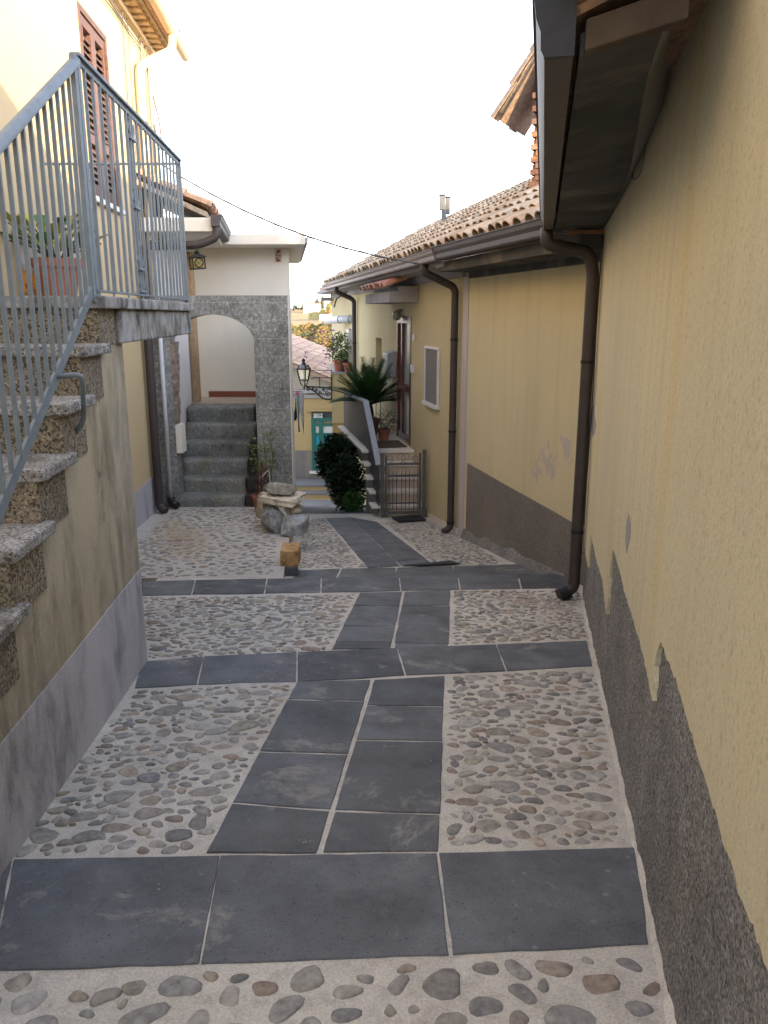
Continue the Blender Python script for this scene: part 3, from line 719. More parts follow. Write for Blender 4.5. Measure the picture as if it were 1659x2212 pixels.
# lower alley
pebbles(poly_px([z7(200, 1600), z7(810, 1598), z7(440, 1160), z7(270, 1160), z7(215, 1400)], gB), zB, .028, .065, 300, 7, (.58, .85), 1.05, 1.0)
pebbles(poly_px([z7(1400, 1555), z7(2000, 1590), z7(1950, 1500), z7(1600, 1290), z7(1380, 1180), z7(960, 1190)], gB), zB, .028, .062, 320, 8, (.58, .85), 1.05, 1.0)
PB.build('river_pebbles', M['pebble'], smooth=True, kind='structure', recalc=False)
# mortar fillet along the right wall by the first band
mb = MB(); pts = [W1.px(1446, 2190), W1.px(1423, 2030), W1.px(1390, 1860), W1.px(1345, 1690), W1.px(1305, 1500), W1.px(1280, 1400), W1.px(1262, 1310)]
vs = []
for i in range(60):
    Y = 1.3 + (6.0 - 1.3) * i / 59; w = .020 + .012 * mnoise.noise(Vector((Y * 4, 1, 0))) + .012 * mnoise.noise(Vector((Y * 13, 1, 0))); h = .016 + .012 * mnoise.noise(Vector((Y * 5, 7, 0)))
    vs += [W1.p(Y, zA(Y) + h, -.01), W1.p(Y, zA(Y) + h * .5, w * .45), W1.p(Y, zA(Y) - .012, w)]
mb.add(vs, [(i * 3 + k, i * 3 + k + 1, (i + 1) * 3 + k + 1, (i + 1) * 3 + k) for i in range(59) for k in range(2)])
mb.build('mortar_fillet', M['mortar'], smooth=True, kind='structure')
# ================================================================== NEAR RIGHT HOUSE
def Z3(x, y): return ((2000 + x / 1.055) / 1.8517, (2000 + y / 1.055) / 1.8517)
H1 = thing('yellow_house', (1.9, 2.0, -.2), 'near right house with torn yellow render above a dark rough base and dark eaves', 'house')
Y1E = 6.02
mb = MB()      # rough base coat: the whole wall, with real roughness
nY, nZ = 230, 52; vs = []; YA, YB = -1.0, Y1E
for j in range(nZ + 1):
    for i in range(nY + 1):
        Y = YA + (YB - YA) * i / nY; z = zA(Y) - .25 + (1.75) * j / nZ
        q = Vector((Y * 7, z * 7, 0)); d = mnoise.noise(q) * .006 + mnoise.noise(q * 3.1) * .004 + mnoise.noise(q * 8) * .0025
        vs.append(W1.p(Y, z, d - .004))
mb.add(vs, [(j * (nY + 1) + i, j * (nY + 1) + i + 1, (j + 1) * (nY + 1) + i + 1, (j + 1) * (nY + 1) + i) for j in range(nZ) for i in range(nY)])
mb.build('rough_base', M['rough'], H1, smooth=True)
mb = MB(); mb.wbox(W1, -4.0, Y1E, -1.0, 2.30, -4.0, -.02); mb.wbox(W1, -7.0, 2.66, -.6, 4.0, -11.0, -.012)  # second box: taller block, mostly out of view, sized to block the sun
mb.build('wall_core', M['yellow2'], H1)
jag = [Z3(345, 175), (1265, 1165)] ; jag = [Z3(347, 150), Z3(362, 200), Z3(377, 287), Z3(382, 215), Z3(387, 145), Z3(402, 200), Z3(420, 275), Z3(440, 335), Z3(450, 430), Z3(458, 482), Z3(465, 420), Z3(472, 310), Z3(485, 208), Z3(512, 290), Z3(540, 400), Z3(575, 510), Z3(600, 590), Z3(622, 670), Z3(637, 750), Z3(650, 820), Z3(657, 848), Z3(662, 780), Z3(665, 700), Z3(680, 630), Z3(695, 600), Z3(712, 650), Z3(735, 700), Z3(765, 780), Z3(795, 880), Z3(830, 990), Z3(860, 1100), Z3(890, 1190), Z3(922, 1300), Z3(950, 1390), Z3(985, 1490), Z3(1010, 1560), Z3(1040, 1680), Z3(1090, 1790), Z3(1131, 1900), Z3(1200, 2120), Z3(1290, 2420)]
jp = [W1.px(x, y) for x, y in jag]
jp[0] = (Y1E, jp[0][1]); jp.append((YA, jp[-1][1] + .03))
fine = []; rj = random.Random(4)
for i in range(len(jp) - 1):
    (a, b), (c2, d2) = jp[i], jp[i + 1]; m = max(2, int(math.hypot(c2 - a, d2 - b) / .014))
    for k in range(m):
        t = k / m; q = Vector((a * 14 + t, b * 14, i)); w = .010 * mnoise.noise(q * 2.0) + .006 * mnoise.noise(q * 7) + rj.uniform(-.0035, .0035)
        fine.append((a + (c2 - a) * t + (w if k else 0) * .6, b + (d2 - b) * t + (w if k else 0)))
fine.append(jp[-1])
mb = MB()
# strips: the render layer above its torn edge, fringe rolled slightly towards the wall
TOPZ = 2.62
front = [W1.p(y, z, .016) for y, z in fine]; back = [W1.p(y, z, -.012) for y, z in fine]
fsorted = fine
mb.wtess(W1, fine + [(YA, TOPZ), (Y1E, TOPZ)], -.012, .011)
mb.wpoly(W1, [(-4.0, -.5), (YA, -.5), (YA, TOPZ), (-4.0, TOPZ)], -.012, .011)
mb.wpoly(W1, [(-7.0, TOPZ), (2.66, TOPZ), (2.66, 4.0), (-7, 4.0)], -.011, .011)
mb.build('yellow_render', M['render'], H1)
mb = MB()     # leaf-shaped bare patch and small scars
def patch(w, pts, off): mb.wpoly(w, [w.px(x, y) for x, y in pts], off - .002, off + .0015)
patch(W1, [Z3(x, y) for x, y in ((555, 52), (563, 90), (565, 125), (560, 165), (545, 226), (541, 180), (542, 140), (547, 90))], .011)
patch(W1, [(1283, 880), (1287, 872), (1288, 900), (1292, 915), (1289, 935), (1284, 945), (1281, 930)], .011)
patch(W1, [(1360, 365), (1364, 345), (1400, 250), (1402, 256), (1372, 338)], .016) if False else None
mb.split('bare_patch', M['greyplaster'], H1)
# eave: soffit slab, recessed band along the wall, verge tiles, roof
def eave_pt(Y, n_off, z): return W1.p(Y, z, n_off)
mb = MB(); ys_ = [2.02, 2.4, 2.8, 3.2, 3.7, 4.3, 5.0, 5.6, Y1E + .02]
inner = [.165, .155, .13, .10, .065, .04, .025, .02, .018]; zin = [2.255, 2.25, 2.245, 2.24, 2.235, 2.225, 2.215, 2.205, 2.20]
ztop = [2.56, 2.55, 2.53, 2.35, 2.30, 2.26, 2.235, 2.215, 2.21]
for i in range(len(ys_) - 1):
    a, b = ys_[i], ys_[i + 1]
    o0, o1 = eave_pt(a, .355, 2.195), eave_pt(b, .355, 2.195); i0, i1 = eave_pt(a, inner[i], zin[i]), eave_pt(b, inner[i + 1], zin[i + 1])
    up = Vector((0, 0, .05))
    mb.hexa([o0, o1, i1, i0], [o0 + up, o1 + up, i1 + up, i0 + up])
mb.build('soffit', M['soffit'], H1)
mb = MB(); vb = [(.345, 2.195), (.12, 2.25), (.12, 2.32), (.345, 2.262)]; mb.hexa([W1.p(1.975, z, o) for o, z in vb], [W1.p(2.019, z, o) for o, z in vb]); mb.build('verge_board', simple('stained_brown_board', (.08, .058, .042), .9, var=.4, vscale=6, bump=.3), H1, bevel=.004)
mb = MB()
for i in range(len(ys_) - 1):
    a, b = ys_[i], ys_[i + 1]
    mb.add([eave_pt(a, inner[i], zin[i] + .002), eave_pt(b, inner[i + 1], zin[i + 1] + .002), eave_pt(b, .014, ztop[i + 1]), eave_pt(a, .014, ztop[i])], [(0, 1, 2, 3)])
mb.build('eave_cove', M['greyplaster'], H1, smooth=True)
mb = MB()
al = Vector((W1.b, 1, 0)).normalized(); upv = (-W1.n + Vector((0, 0, .42))).normalized()
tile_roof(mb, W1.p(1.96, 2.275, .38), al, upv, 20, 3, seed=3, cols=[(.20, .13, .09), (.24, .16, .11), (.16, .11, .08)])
sl = [W1.p(2.0, 2.262, .40), W1.p(6.3, 2.262, .40)]
mb.hexa([sl[0], sl[1], sl[1] + upv * .95, sl[0] + upv * .95], [p + Vector((0, 0, .022)) for p in (sl[0], sl[1], sl[1] + upv * .95, sl[0] + upv * .95)], (.30, .20, .13))
r0, r1 = sl[0] + upv * .95 + Vector((0, 0, .03)), sl[1] + upv * .95 + Vector((0, 0, .03)); rd = (-W1.n + Vector((0, 0, .62)))
R0, R1 = W1.p(2.6, 0, -.55), W1.p(6.2, 0, -.55)
R0.z = R1.z = 2.66
mb.hexa([R0, R1, R1 + rd * 3.4, R0 + rd * 3.4], [p + Vector((0, 0, .06)) for p in (R0, R1, R1 + rd * 3.4, R0 + rd * 3.4)], (.42, .27, .18))  # ridge out of view, raised to shade the cream building
mb.hexa([R0 + rd * 3.4, R1 + rd * 3.4, R1 + rd * 3.4 - W1.n * 2.5 - Vector((0, 0, 1.5)), R0 + rd * 3.4 - W1.n * 2.5 - Vector((0, 0, 1.5))], [p + Vector((0, 0, .06)) for p in (R0 + rd * 3.4, R1 + rd * 3.4, R1 + rd * 3.4 - W1.n * 2.5 - Vector((0, 0, 1.5)), R0 + rd * 3.4 - W1.n * 2.5 - Vector((0, 0, 1.5)))], (.42, .27, .18))
mb.build('roof_tiles', M['tile'], H1)
mb = MB(); gutter(mb, W1.p(1.97, 2.185, .37), W1.p(5.93, 2.185, .37), W1.n, .092, .115, cap=False)
g1 = mb.build('gutter', M['gutter'], H1)
mb = MB()
prof = [(-.002, .122), (-.002, -.001), (.067, -.001), (.075, .014), (.077, .052), (.088, .08), (.094, .115), (.10, .135)]
for Y, s in ((1.955, 1), (5.932, 1)):
    mb.prism([W1.p(Y, 2.182 + b, .37 + a) for a, b in prof], Vector((W1.b, 1, 0)).normalized() * .022)
mb.split('end_cap', M['iron'], g1)
mb = MB()      # downpipe: outlet, swan neck to the wall, long drop, foot
y0, z0 = W1.px(1200, 500, .44); y0 = 5.86
foot = W1.px(1246, 1275, .07); foot = (5.93, zA(5.93) + .06)
path = fillet([W1.p(y0, 2.20, .415), W1.p(y0, 2.09, .415), W1.p(5.93, 2.035, .11), W1.p(5.93, 1.9, .075), W1.p(5.93, foot[1] + .03, .075), W1.p(5.90, foot[1] - .02, .17)], .09, 6)
mb.tube(path, .046, 16)
pp = mb.build('downpipe', M['pipe'], H1, smooth=True)
mb = MB()
for z in (1.25, -.05): mb.tube([W1.p(5.93, z, .075), W1.p(5.93, z + .025, .075)], .051, 16)
mb.tube([W1.p(5.925, foot[1] + .0, .115), W1.p(5.89, foot[1] - .03, .185)], .058, 14)
mb.split('pipe_collar', M['iron'], pp, smooth=False)
mb = MB(); mb.tube([W1.p(5.985, z, .022 + .003 * math.sin(z * 5)) for z in [2.15 - .12 * k for k in range(19)]], .006, 6)
mb.tube(bez([W1.p(*W1.px(1402, 250, .02), .02), W1.p(*W1.px(1375, 340, .02), .02), W1.p(*W1.px(1366, 385, .02), .02), W1.p(*W1.px(1384, 372, .02), .02), W1.p(*W1.px(1398, 290, .02), .02)], 5), .0025, 5)
mb.split('thin_cable', M['cable'], H1)

# ================================================================== MIDDLE RIGHT HOUSE
H2 = thing('yellow_house', (2.2, 7.8, -.9), 'middle right house with peeling yellow plaster over a dark grey plinth', 'house')
n = PEEL
ce = W2.p(*W2.px(1195, 985)) - Vector(H2.location); sx = n.sep(n.co)
dy = n.math('DIVIDE', n.math('SUBTRACT', sx[1], ce.y), .62); dzz = n.math('DIVIDE', n.math('SUBTRACT', sx[2], n.math('ADD', ce.z, n.math('MULTIPLY', dy, -.22))), .30)
r2 = n.math('ADD', n.math('MULTIPLY', dy, dy), n.math('MULTIPLY', dzz, dzz))
reg = n.ramp(r2, [(.2, 1.), (1.3, 0.)]); pm = n.math('GREATER_THAN', n.math('ADD', n.math('MULTIPLY', reg, .20), n.noise(6.5, 7, .66, n.mapping((1, 1, .7)))), .725)
cc = n.mix(pm, c if False else n.mix(.08, n.mix(n.math('MULTIPLY', n.ramp(n.noise(1., 6, .65, n.mapping((6, 6, .4)), .2), [(.5, 0.), (.75, 1.)]), .4), n.mix(n.ramp(n.noise(.9, 6, .6), [(.35, 0.), (.7, 1.)]), (.55, .485, .31), (.49, .44, .295)), (.36, .29, .17)), n.ramp(n.noise(150, 2), [(.3, 0.), (.7, 1.)]), 'OVERLAY'), (.43, .39, .345))
n.bump(n.mix(.7, n.noise(90, 5, .7), pm), .35, .008); M['yellow_peel'] = n.done(cc, .92, spec=.15)
Y2A, Y2B = 6.03, 9.33
mb = MB(); mb.wbox(W2, Y2A, Y2B, -2.2, 2.12, -4.0, 0); mb.build('wall', M['yellow_peel'], H2)
pt = [W2.px(1240, 1130), W2.px(1200, 1107), W2.px(1150, 1079), W2.px(1080, 1040), W2.px(1012, 1001)]
pt = [(Y2A + .05, pt[0][1] + .03)] + pt; pt[-1] = (Y2B - .12, pt[-1][1])
mb = MB(); mb.wpoly(W2, pt + [(Y2B - .12, -1.6), (Y2A + .05, -1.6)], -.01, .014); mb.build('plinth', M['darkplinth'], H2)
mb = MB(); n8 = 40; vs = []
for i in range(n8):     # crumbled strip at the foot of the plinth
    Y = 6.7 + (Y2B - 6.75) * i / (n8 - 1); w = .05 + .03 * mnoise.noise(Vector((Y * 4, 5, 0))); h = .10 + .07 * mnoise.noise(Vector((Y * 3, 9, 0)))
    vs += [W2.p(Y, zB(Y) + h, .0145), W2.p(Y, zB(Y) + h * .4, .0145 + w * .5), W2.p(Y, zB(Y) - .015, .0145 + w)]
mb.add(vs, [(i * 3 + k, i * 3 + k + 1, (i + 1) * 3 + k + 1, (i + 1) * 3 + k) for i in range(n8 - 1) for k in range(2)])
mb.build('crumbled_footing', M['rough'], H2, smooth=True)
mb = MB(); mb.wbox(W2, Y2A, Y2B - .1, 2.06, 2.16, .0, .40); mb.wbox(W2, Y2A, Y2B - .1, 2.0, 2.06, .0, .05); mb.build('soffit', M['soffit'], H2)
mb = MB(); gutter(mb, W2.p(6.25, 2.17, .40), W2.p(9.0, 2.17, .40), W2.n, .14, .125)
mb.build('gutter', M['gutter'], H2)
mb = MB(); al2 = Vector((W2.b, 1, 0)).normalized(); SLP = .52; up2 = (-W2.n + Vector((0, 0, SLP))).normalized()
OLD = [(.45, .335, .22), (.49, .38, .265), (.41, .285, .185), (.51, .41, .295), (.34, .245, .165), (.43, .345, .25)]
tile_roof(mb, W2.p(6.1, 2.275, .46), al2, up2, 16, 8, seed=7, cols=OLD)
def roof_slab(mb, w, ya, yb, z, off, slope, run, back=3.0, col=(.40, .27, .19)):
    a, b = w.p(ya, z, off), w.p(yb, z, off); u = -w.n * run + Vector((0, 0, slope * run)); v = -w.n * back - Vector((0, 0, slope * back)); t = Vector((0, 0, -.07))
    mb.hexa([a + t, b + t, b + u + t, a + u + t], [a, b, b + u, a + u], col); mb.hexa([a + u + t, b + u + t, b + u + v + t, a + u + v + t], [a + u, b + u, b + u + v, a + u + v], col)
roof_slab(mb, W2, 6.05, 9.25, 2.265, .44, SLP, 2.55)
mb.build('roof_tiles', M['oldtile'], H2)
# chimney
ch = at_Y(1150, 425, 9.6); ctr = Vector((at_Y(1090, 265, 9.25).x + .68, 9.6, 0))
mb = MB(); rb = random.Random(2); zz = 2.6
k = 0
while zz < 3.95:
    for sx_, sy_, lx_, ly_ in ((0, -.2, .46, .1), (-.2, 0, .1, .4), (.2, 0, .1, .4), (0, .2, .46, .1)):
        nb = 2
        L = lx_ if lx_ > ly_ else ly_
        for q in range(nb):
            o = (q - .5) * L / 2 + (0.03 if k % 2 else -.03)
            cx = ctr.x + sx_ + (o if lx_ > ly_ else 0) + rb.uniform(-.004, .004); cy = ctr.y + sy_ + (o if ly_ >= lx_ else 0) + rb.uniform(-.004, .004)
            c = rb.choice([(.42, .20, .11), (.48, .25, .14), (.38, .19, .11), (.5, .29, .18)])
            mb.box((cx, cy, zz + .0275), ((L / 2 - .008) if lx_ > ly_ else .11, (L / 2 - .008) if ly_ >= lx_ else .11, .055), .02, c)
    zz += .065; k += 1
mb.box((ctr.x, ctr.y, 3.25), (.40, .40, 1.4), 0, (.33, .30, .26))
RC = Matrix.Rotation(math.radians(-28), 3, 'Z')
def turn(mb): mb.V = [ctr + RC @ (v - ctr) for v in mb.V]; return mb
turn(mb); chim = mb.build('chimney', M['brick'], H2)
mb = MB()     # two-pitch tiled cap on four stubs
for sx_ in (-1, 1):
    for sy_ in (-1, 1): mb.box((ctr.x + sx_ * .17, ctr.y + sy_ * .17, 4.06), (.09, .09, .25), 0, (.42, .22, .13))
for s in (-1, 1):
    e = Vector((ctr.x + s * .56, ctr.y - .42, at_Y(1090, 268, 9.6).z)); u = Vector((-s * .5, 0, .74)).normalized()
    tile_roof(mb, e + Vector((0, 0, .02)), (0, 1, 0), u, 4, 3, pitch=.20, run=.36, r=.085, seed=9 + s, cols=[(.36, .28, .21), (.42, .32, .24), (.30, .24, .19)])
    pl = [e, e + Vector((0, .84, 0)), e + Vector((0, .84, 0)) + u * 1.1, e + u * 1.1]; mb.hexa(pl, [p + Vector((0, 0, .02)) for p in pl], (.20, .15, .12))
turn(mb); mb.build('chimney_cap', M['tile'], chim)
# ================================================================== HOUSE WITH THE DOOR
H3 = thing('yellow_house', (1.2, 14.0, -1.8), 'far right house with a red framed glass door, tiled canopy and entrance steps', 'house')
Y3A, Y3B = 9.34, 21.8
dA, dB = W3.px(888, 800)[0], W3.px(858, 800)[0]
nA, nB = 14.65, 15.25
zn0, zn1 = W3.px(812, 800)[1], W3.px(812, 729)[1]
DZ0, DZ1 = -.38, 1.58
mb = MB(); wall_open(mb, W3, Y3A, Y3B, -5.0, 2.2, 4.0, [(dA, dB, DZ0, DZ1, .10), (nA, nB, zn0 - .2, zn1, .16)]); mb.build('wall', M['yellow3'], H3)
mb = MB(); mb.wbox(W3, Y3A - .02, Y3A + .17, -2.0, 2.02, -.1, .012); mb.build('corner_band', M['pinkgrey'], H3)
mb = MB()
pz = W3.px(905, 614)[1]
mb.wbox(W3, Y3A + .1, Y3B - .2, pz, pz + .10, 0, .05); mb.wbox(W3, Y3A, Y3B - .1, pz + .10, pz + .17, 0, .40); mb.wbox(W3, 9.0, Y3A, pz + .08, 2.26, -.3, .40); mb.wbox(W3, Y3B - .35, Y3B + .02, pz - .07, pz + .02, .0, .30)
mb.build('cornice', M['greyplaster'], H3)
mb = MB(); mb.wbox(W3, Y3A + .17, 11.0, zB(9.5) - .06, zB(9.5) + .0, 0, .012) if False else None
mb.wpoly(W3, [(Y3A + .17, zB(Y3A + .17) - .05), (11.05, zB(11.05) - .05), (11.05, zB(11.05) + .07), (Y3A + .17, zB(Y3A + .17) + .07)], 0, .012); mb.build('skirting', M['marble'], H3)
GZ = 2.165
mb = MB(); gutter(mb, W3.p(9.0, GZ, .40), W3.p(19.4, GZ, .40), W3.n, .13, .115); mb.build('gutter', M['palegutter'], H3)
al3 = Vector((W3.b, 1, 0)).normalized(); up3 = (-W3.n + Vector((0, 0, SLP))).normalized()
mb = MB(); tile_roof(mb, W3.p(9.22, 2.275, .46), al3, up3, 50, 8, seed=8, cols=OLD); roof_slab(mb, W3, 9.26, 19.5, 2.262, .44, SLP, 2.55); mb.wbox(W3, 19.5, 21.9, 2.2, 2.3, -4, .3, (.4, .27, .19))
mb.build('roof_tiles', M['oldtile'], H3)
# row of little painted tile ends in the eave shadow
mb = MB()
for i in range(46):
    Y = 9.6 + i * .2; c0 = W3.p(Y, pz + .185, .39); mb.tube([c0, c0 + W3.n * .05], .03, 8)
mb.split('eave_tile_end', M['greyplaster'], H3)
# downpipes
def dpipe(par, w, Y, zt, zb, off_top, r, ytop=None, foot=True, mat='pipe', coll=()):
    mb = MB(); yt = Y if ytop is None else ytop
    pts = [w.p(yt, zt, off_top), w.p(yt, zt - .10, off_top), w.p(Y, zt - .27, .07), w.p(Y, zt - .42, .07), w.p(Y, zb + .07, .07)]
    if foot: pts += [w.p(Y - .03, zb + .02, .17)]
    mb.tube(fillet(pts, .08, 6), r, 14); o = mb.build('downpipe', M[mat], par, smooth=True)
    if coll:
        mb = MB()
        for z in coll: mb.tube([w.p(Y, z, .07), w.p(Y, z + .03, .07)], r + .006, 14)
        mb.split('pipe_collar', M['iron'], o)
    return o
dpipe(H3, W3, 9.66, 2.18, zB(9.66), .45, .044, coll=(-.95, .2, 1.3))
yp = W3.px(765, 720, .07)[0]; dpipe(H3, W3, yp, 2.18, -1.2, .45, .048, coll=(1.0,))
# door
D = thing('glass_door', (0, 0, 0), '', ''); 
for k_ in ('label', 'category'): del D[k_]
D.parent = H3; D.name = 'door'
mb = MB(); fo = (-.09, -.03)
mb.wbox(W3, dA, dA + .085, DZ0, DZ1, -.095, .012); mb.wbox(W3, dB - .07, dB, DZ0, DZ1, -.095, .012); mb.wbox(W3, dA + .085, dB - .07, DZ1 - .11, DZ1, -.095, .012)
mb.wbox(W3, dA + .66, dA + .74, DZ0, DZ1 - .11, -.085, .002)
for z in (DZ0, DZ0 + .80): mb.wbox(W3, dA + .085, dB - .07, z, z + .11, -.083, -.002)
mb.build('door_frame', M['doorwood'], D, bevel=.004)
mb = MB(); mb.wbox(W3, dA + .085, dB - .07, DZ0 + .11, DZ1 - .11, -.075, -.045); mb.build('glass_pane', M['glass'], D)
mb = MB(); mb.tube([W3.p(dA + .2, DZ0 + .87, .0), W3.p(dA + .2, DZ0 + .87, .045), W3.p(dA + .31, DZ0 + .87, .045)], .009, 8); mb.build('door_handle', M['iron'], D)
mb = MB(); mb.wbox(W3, *sorted((W3.px(896, 800)[0], W3.px(893, 800)[0])), W3.px(896, 805)[1], W3.px(896, 788)[1], 0, .05); mb.wbox(W3, *sorted((W3.px(896.5, 800)[0], W3.px(894, 800)[0])), W3.px(895, 735)[1], W3.px(895, 722)[1], 0, .03); mb.split('doorbell', M['alu'], H3, bevel=.005)
# grille window
wA, wB = W3.px(950, 815)[0], W3.px(921, 815)[0]; wz1, wz0 = W3.px(935, 754)[1], W3.px(937, 872)[1]
mb = MB(); mb.wbox(W3, wA, wB, wz1, wz1 + .03, 0, .035); mb.wbox(W3, wA, wA + .03, wz0, wz1, 0, .035); mb.wbox(W3, wB - .03, wB, wz0, wz1, 0, .035); mb.wbox(W3, wA - .02, wB + .02, wz0 - .05, wz0, 0, .06)
win = mb.build('window', M['alu'], H3, bevel=.003)
mb = MB(); nn_ = 34
for i in range(nn_): y_ = wA + .03 + (wB - wA - .06) * (i + .5) / nn_; mb.wbox(W3, y_ - .005, y_ + .005, wz0, wz1, .012, .02)
for i in range(12): z_ = wz0 + (wz1 - wz0) * (i + .5) / 12; mb.wbox(W3, wA + .03, wB - .03, z_ - .004, z_ + .004, .008, .0115)
mb.wbox(W3, wA + .03, wB - .03, wz0, wz1, .001, .005)
mb.build('grille', M['mesh'], win)
# canopy
cz = W3.px(903, 652)[1] - .0
mb = MB(); mb.wbox(W3, 11.8, 13.85, 1.775, 1.93, 0, .43); mb.wbox(W3, 11.8, 13.85, 1.93, 2.0, 0, .30); can = mb.build('canopy', M['greyplaster'], H3, bevel=.006)
mb = MB(); upc = (-W3.n + Vector((0, 0, .42))).normalized(); tile_roof(mb, W3.p(11.72, 1.955, .50), al3, upc, 10, 1, pitch=.21, run=.42, cols=[(.48, .22, .16), (.52, .26, .2), (.44, .21, .15), (.3, .26, .22)], seed=21)
mb.build('canopy_tiles', M['tile'], can)
# meter box, wall lamp
bA, bB = W3.px(859, 790)[0], 13.95
mb = MB(); bz0, bz1 = W3.px(858, 830)[1] + .12, W3.px(858, 765)[1]; mb.prism([W3.p(13.36, bz0, 0), W3.p(13.36, bz0, .15), W3.p(13.36, bz1, .15), W3.p(13.36, bz1 + .05, 0)], Vector((W3.b, 1, 0)) * .40); mb.build('meter_box', M['box'], H3, bevel=.012)
mb = MB(); lc = W3.p(13.0, 1.62, .09)
lamp = MB(); lamp.tube([W3.p(12.9, 1.66, 0), W3.p(12.9, 1.66, .08)], .03, 10); lo = lamp.build('wall_lamp', M['box'], H3)
mb.lathe(W3.p(12.9, 1.60, .09), [(0.001, -.085), (.04, -.08), (.07, -.04), (.075, .0), (.06, .05), (.02, .075), (.001, .08)], 14); mb.build('lamp_globe', simple('dusty_globe', (.27, .26, .19), .3), lo, smooth=True)
# balcony block beyond the downpipe, with pipe-like rolled awning
yb0 = 18.3; zt_ = at_Y(735, 808, 18.3).z
def taper(mb, y0, y1, z0, z1, o0, x1):
    a_, b_, c_, d_ = W3.p(y0, 0, 0), W3.p(y0, 0, o0), Vector((x1, y1, 0)), W3.p(y1, 0, -.05)
    mb.hexa([Vector((p.x, p.y, z0)) for p in (a_, b_, c_, d_)], [Vector((p.x, p.y, z1)) for p in (a_, b_, c_, d_)])
mb = MB(); taper(mb, yb0, 21.7, at_Y(735, 912, 18.4).z, zt_, .47, -1.425); bal = mb.build('balcony', M['yellow3'], H3)
mb = MB(); taper(mb, yb0 + .04, 21.7, -4.6, at_Y(735, 912, 18.4).z, .46, -1.42); mb.build('lower_wall', M['yellowfar'], H3)
mb = MB(); taper(mb, yb0 - .04, 21.75, zt_, zt_ + .05, .49, -1.43); mb.build('parapet_cap', M['greyplaster'], bal)
ya = 18.25; za = at_Y(742, 690, 18.5).z
a_, b_ = at_Y(704, 692, 19.6), at_Y(763, 689, 18.2); mb = MB(); mb.tube([a_, b_], .085, 14); roll = mb.build('awning_roll', M['whitepipe'], H3, smooth=True)
mb = MB(); mb.tube([a_ + (a_ - b_).normalized() * .06, a_], .07, 12); mb.tube([b_ + (a_ - b_) * .42, b_ + (a_ - b_) * .45], .09, 14); mb.tube([b_ + (a_ - b_) * .04, b_ + (a_ - b_) * .07], .09, 14)
mb.split('awning_ring', M['iron'], roll)
mb = MB(); mb.tube([at_Y(722, 663, 19.5), at_Y(727, 645, 19.2), at_Y(764, 622, 18.2)], .018, 6); mb.build('awning_arm', M['iron'], roll)
mb = MB(); q0, q1 = W3.px(762, 700)[0], W3.px(757, 700)[0]; mb.wbox(W3, 18.32, 18.72, zt_ + .05, at_Y(760, 712, 18.4).z, 0, .06); mb.build('balcony_door', M['alu'], H3)
# entrance steps ---------------------------------------------------
WL = Wall(2.055, -.19, -1)       # outer side of the stair
ES = thing('entrance_steps', (.3, 12.2, -1.4), 'beige marble entrance steps climbing behind the iron gate to the glass door', 'steps')
def across(mb, y0, y1, z0, z1, o_left=0.0):
    b = [WL.p(y0, z0, o_left), WL.p(y1, z0, o_left), W3.p(y1, z0, .004), W3.p(y0, z0, .004)]
    t = [WL.p(y0, z1, o_left), WL.p(y1, z1, o_left), W3.p(y1, z1, .004), W3.p(y0, z1, .004)]
    mb.hexa(b, t)
SY0, RUN_, RIS = 11.16, .205, .168; zb_ = zB(11.1)
for k in range(5):
    y_ = SY0 + k * RUN_; zt = zb_ + (k + 1) * RIS
    mb = MB(); across(mb, y_, y_ + RUN_ + (.05 if k < 4 else 0), zb_ - .4 + k * RIS, zt - .0425); st = mb.build('step', M['riser'], ES)
    mb = MB(); across(mb, y_ - .025, y_ + RUN_ + .02 if k < 4 else 14.75, zt - .042, zt, .12); mb.build('tread', M['marble'], st, bevel=.005)
LZ = zb_ + 5 * RIS
mb = MB(); across(mb, SY0 + 4 * RUN_ + .2, 14.7, LZ - .34, LZ - .035, -.02); mb.build('landing', M['greyplaster'], ES)
mb = MB()
poly = [(SY0 - .02, zb_ - .4), (SY0 - .02, zb_ + RIS * .55)] + [(SY0 + k * RUN_ + .1, zb_ + (k + .9) * RIS) for k in range(5)] + [(14.7, LZ - .04), (14.7, LZ - .20), (12.3, LZ - .30), (12.25, zC(12.3) - .2)]
mb.wpoly(WL, poly, -.10, .005); mb.build('side_wall', M['greyplaster'], ES)
mb = MB(); mb.wpoly(WL, [(12.3, LZ - .3), (14.7, LZ - .2), (14.7, -3), (12.3, -3)], -.5, -.4); mb.build('under_wall', M['darkplinth'], ES)
# solid sheet balustrade
SB = thing('stair_balustrade', WL.p(11.1, zb_, 0), 'dark grey sheet metal balustrade with a pale handrail beside the entrance steps', 'railing')
pzx = [WL.px(819, 1005), WL.px(792, 868), WL.px(744, 847)]; pzb = [WL.px(819, 1122), WL.px(789, 976), WL.px(745, 942)]
top = [(11.12, pzx[0][1]), (12.2, pzx[1][1]), (14.6, pzx[2][1])]; bot = [(14.6, LZ + .02), (12.2, LZ + .02), (11.12, zb_ + .06)]
mb = MB(); mb.wpoly(WL, top + bot, .012, .024); SBp = mb.build('sheet_panel', M['panel'], SB)
mb = MB()
for i in range(2): mb.bar(WL.p(top[i][0], top[i][1] + .012, .018), WL.p(top[i + 1][0], top[i + 1][1] + .012, .018), .085, .03)
mb.build('handrail', M['railtop'], SB, bevel=.005)
mb = MB(); 
for y_, za_, zb2 in ((12.2, LZ, top[1][1]), (14.58, LZ, top[2][1])): mb.bar(WL.p(y_, za_, -.005), WL.p(y_, zb2, -.005), .035, .035, up=(0, 1, 0))
mb.split('post', M['gate'], SB)
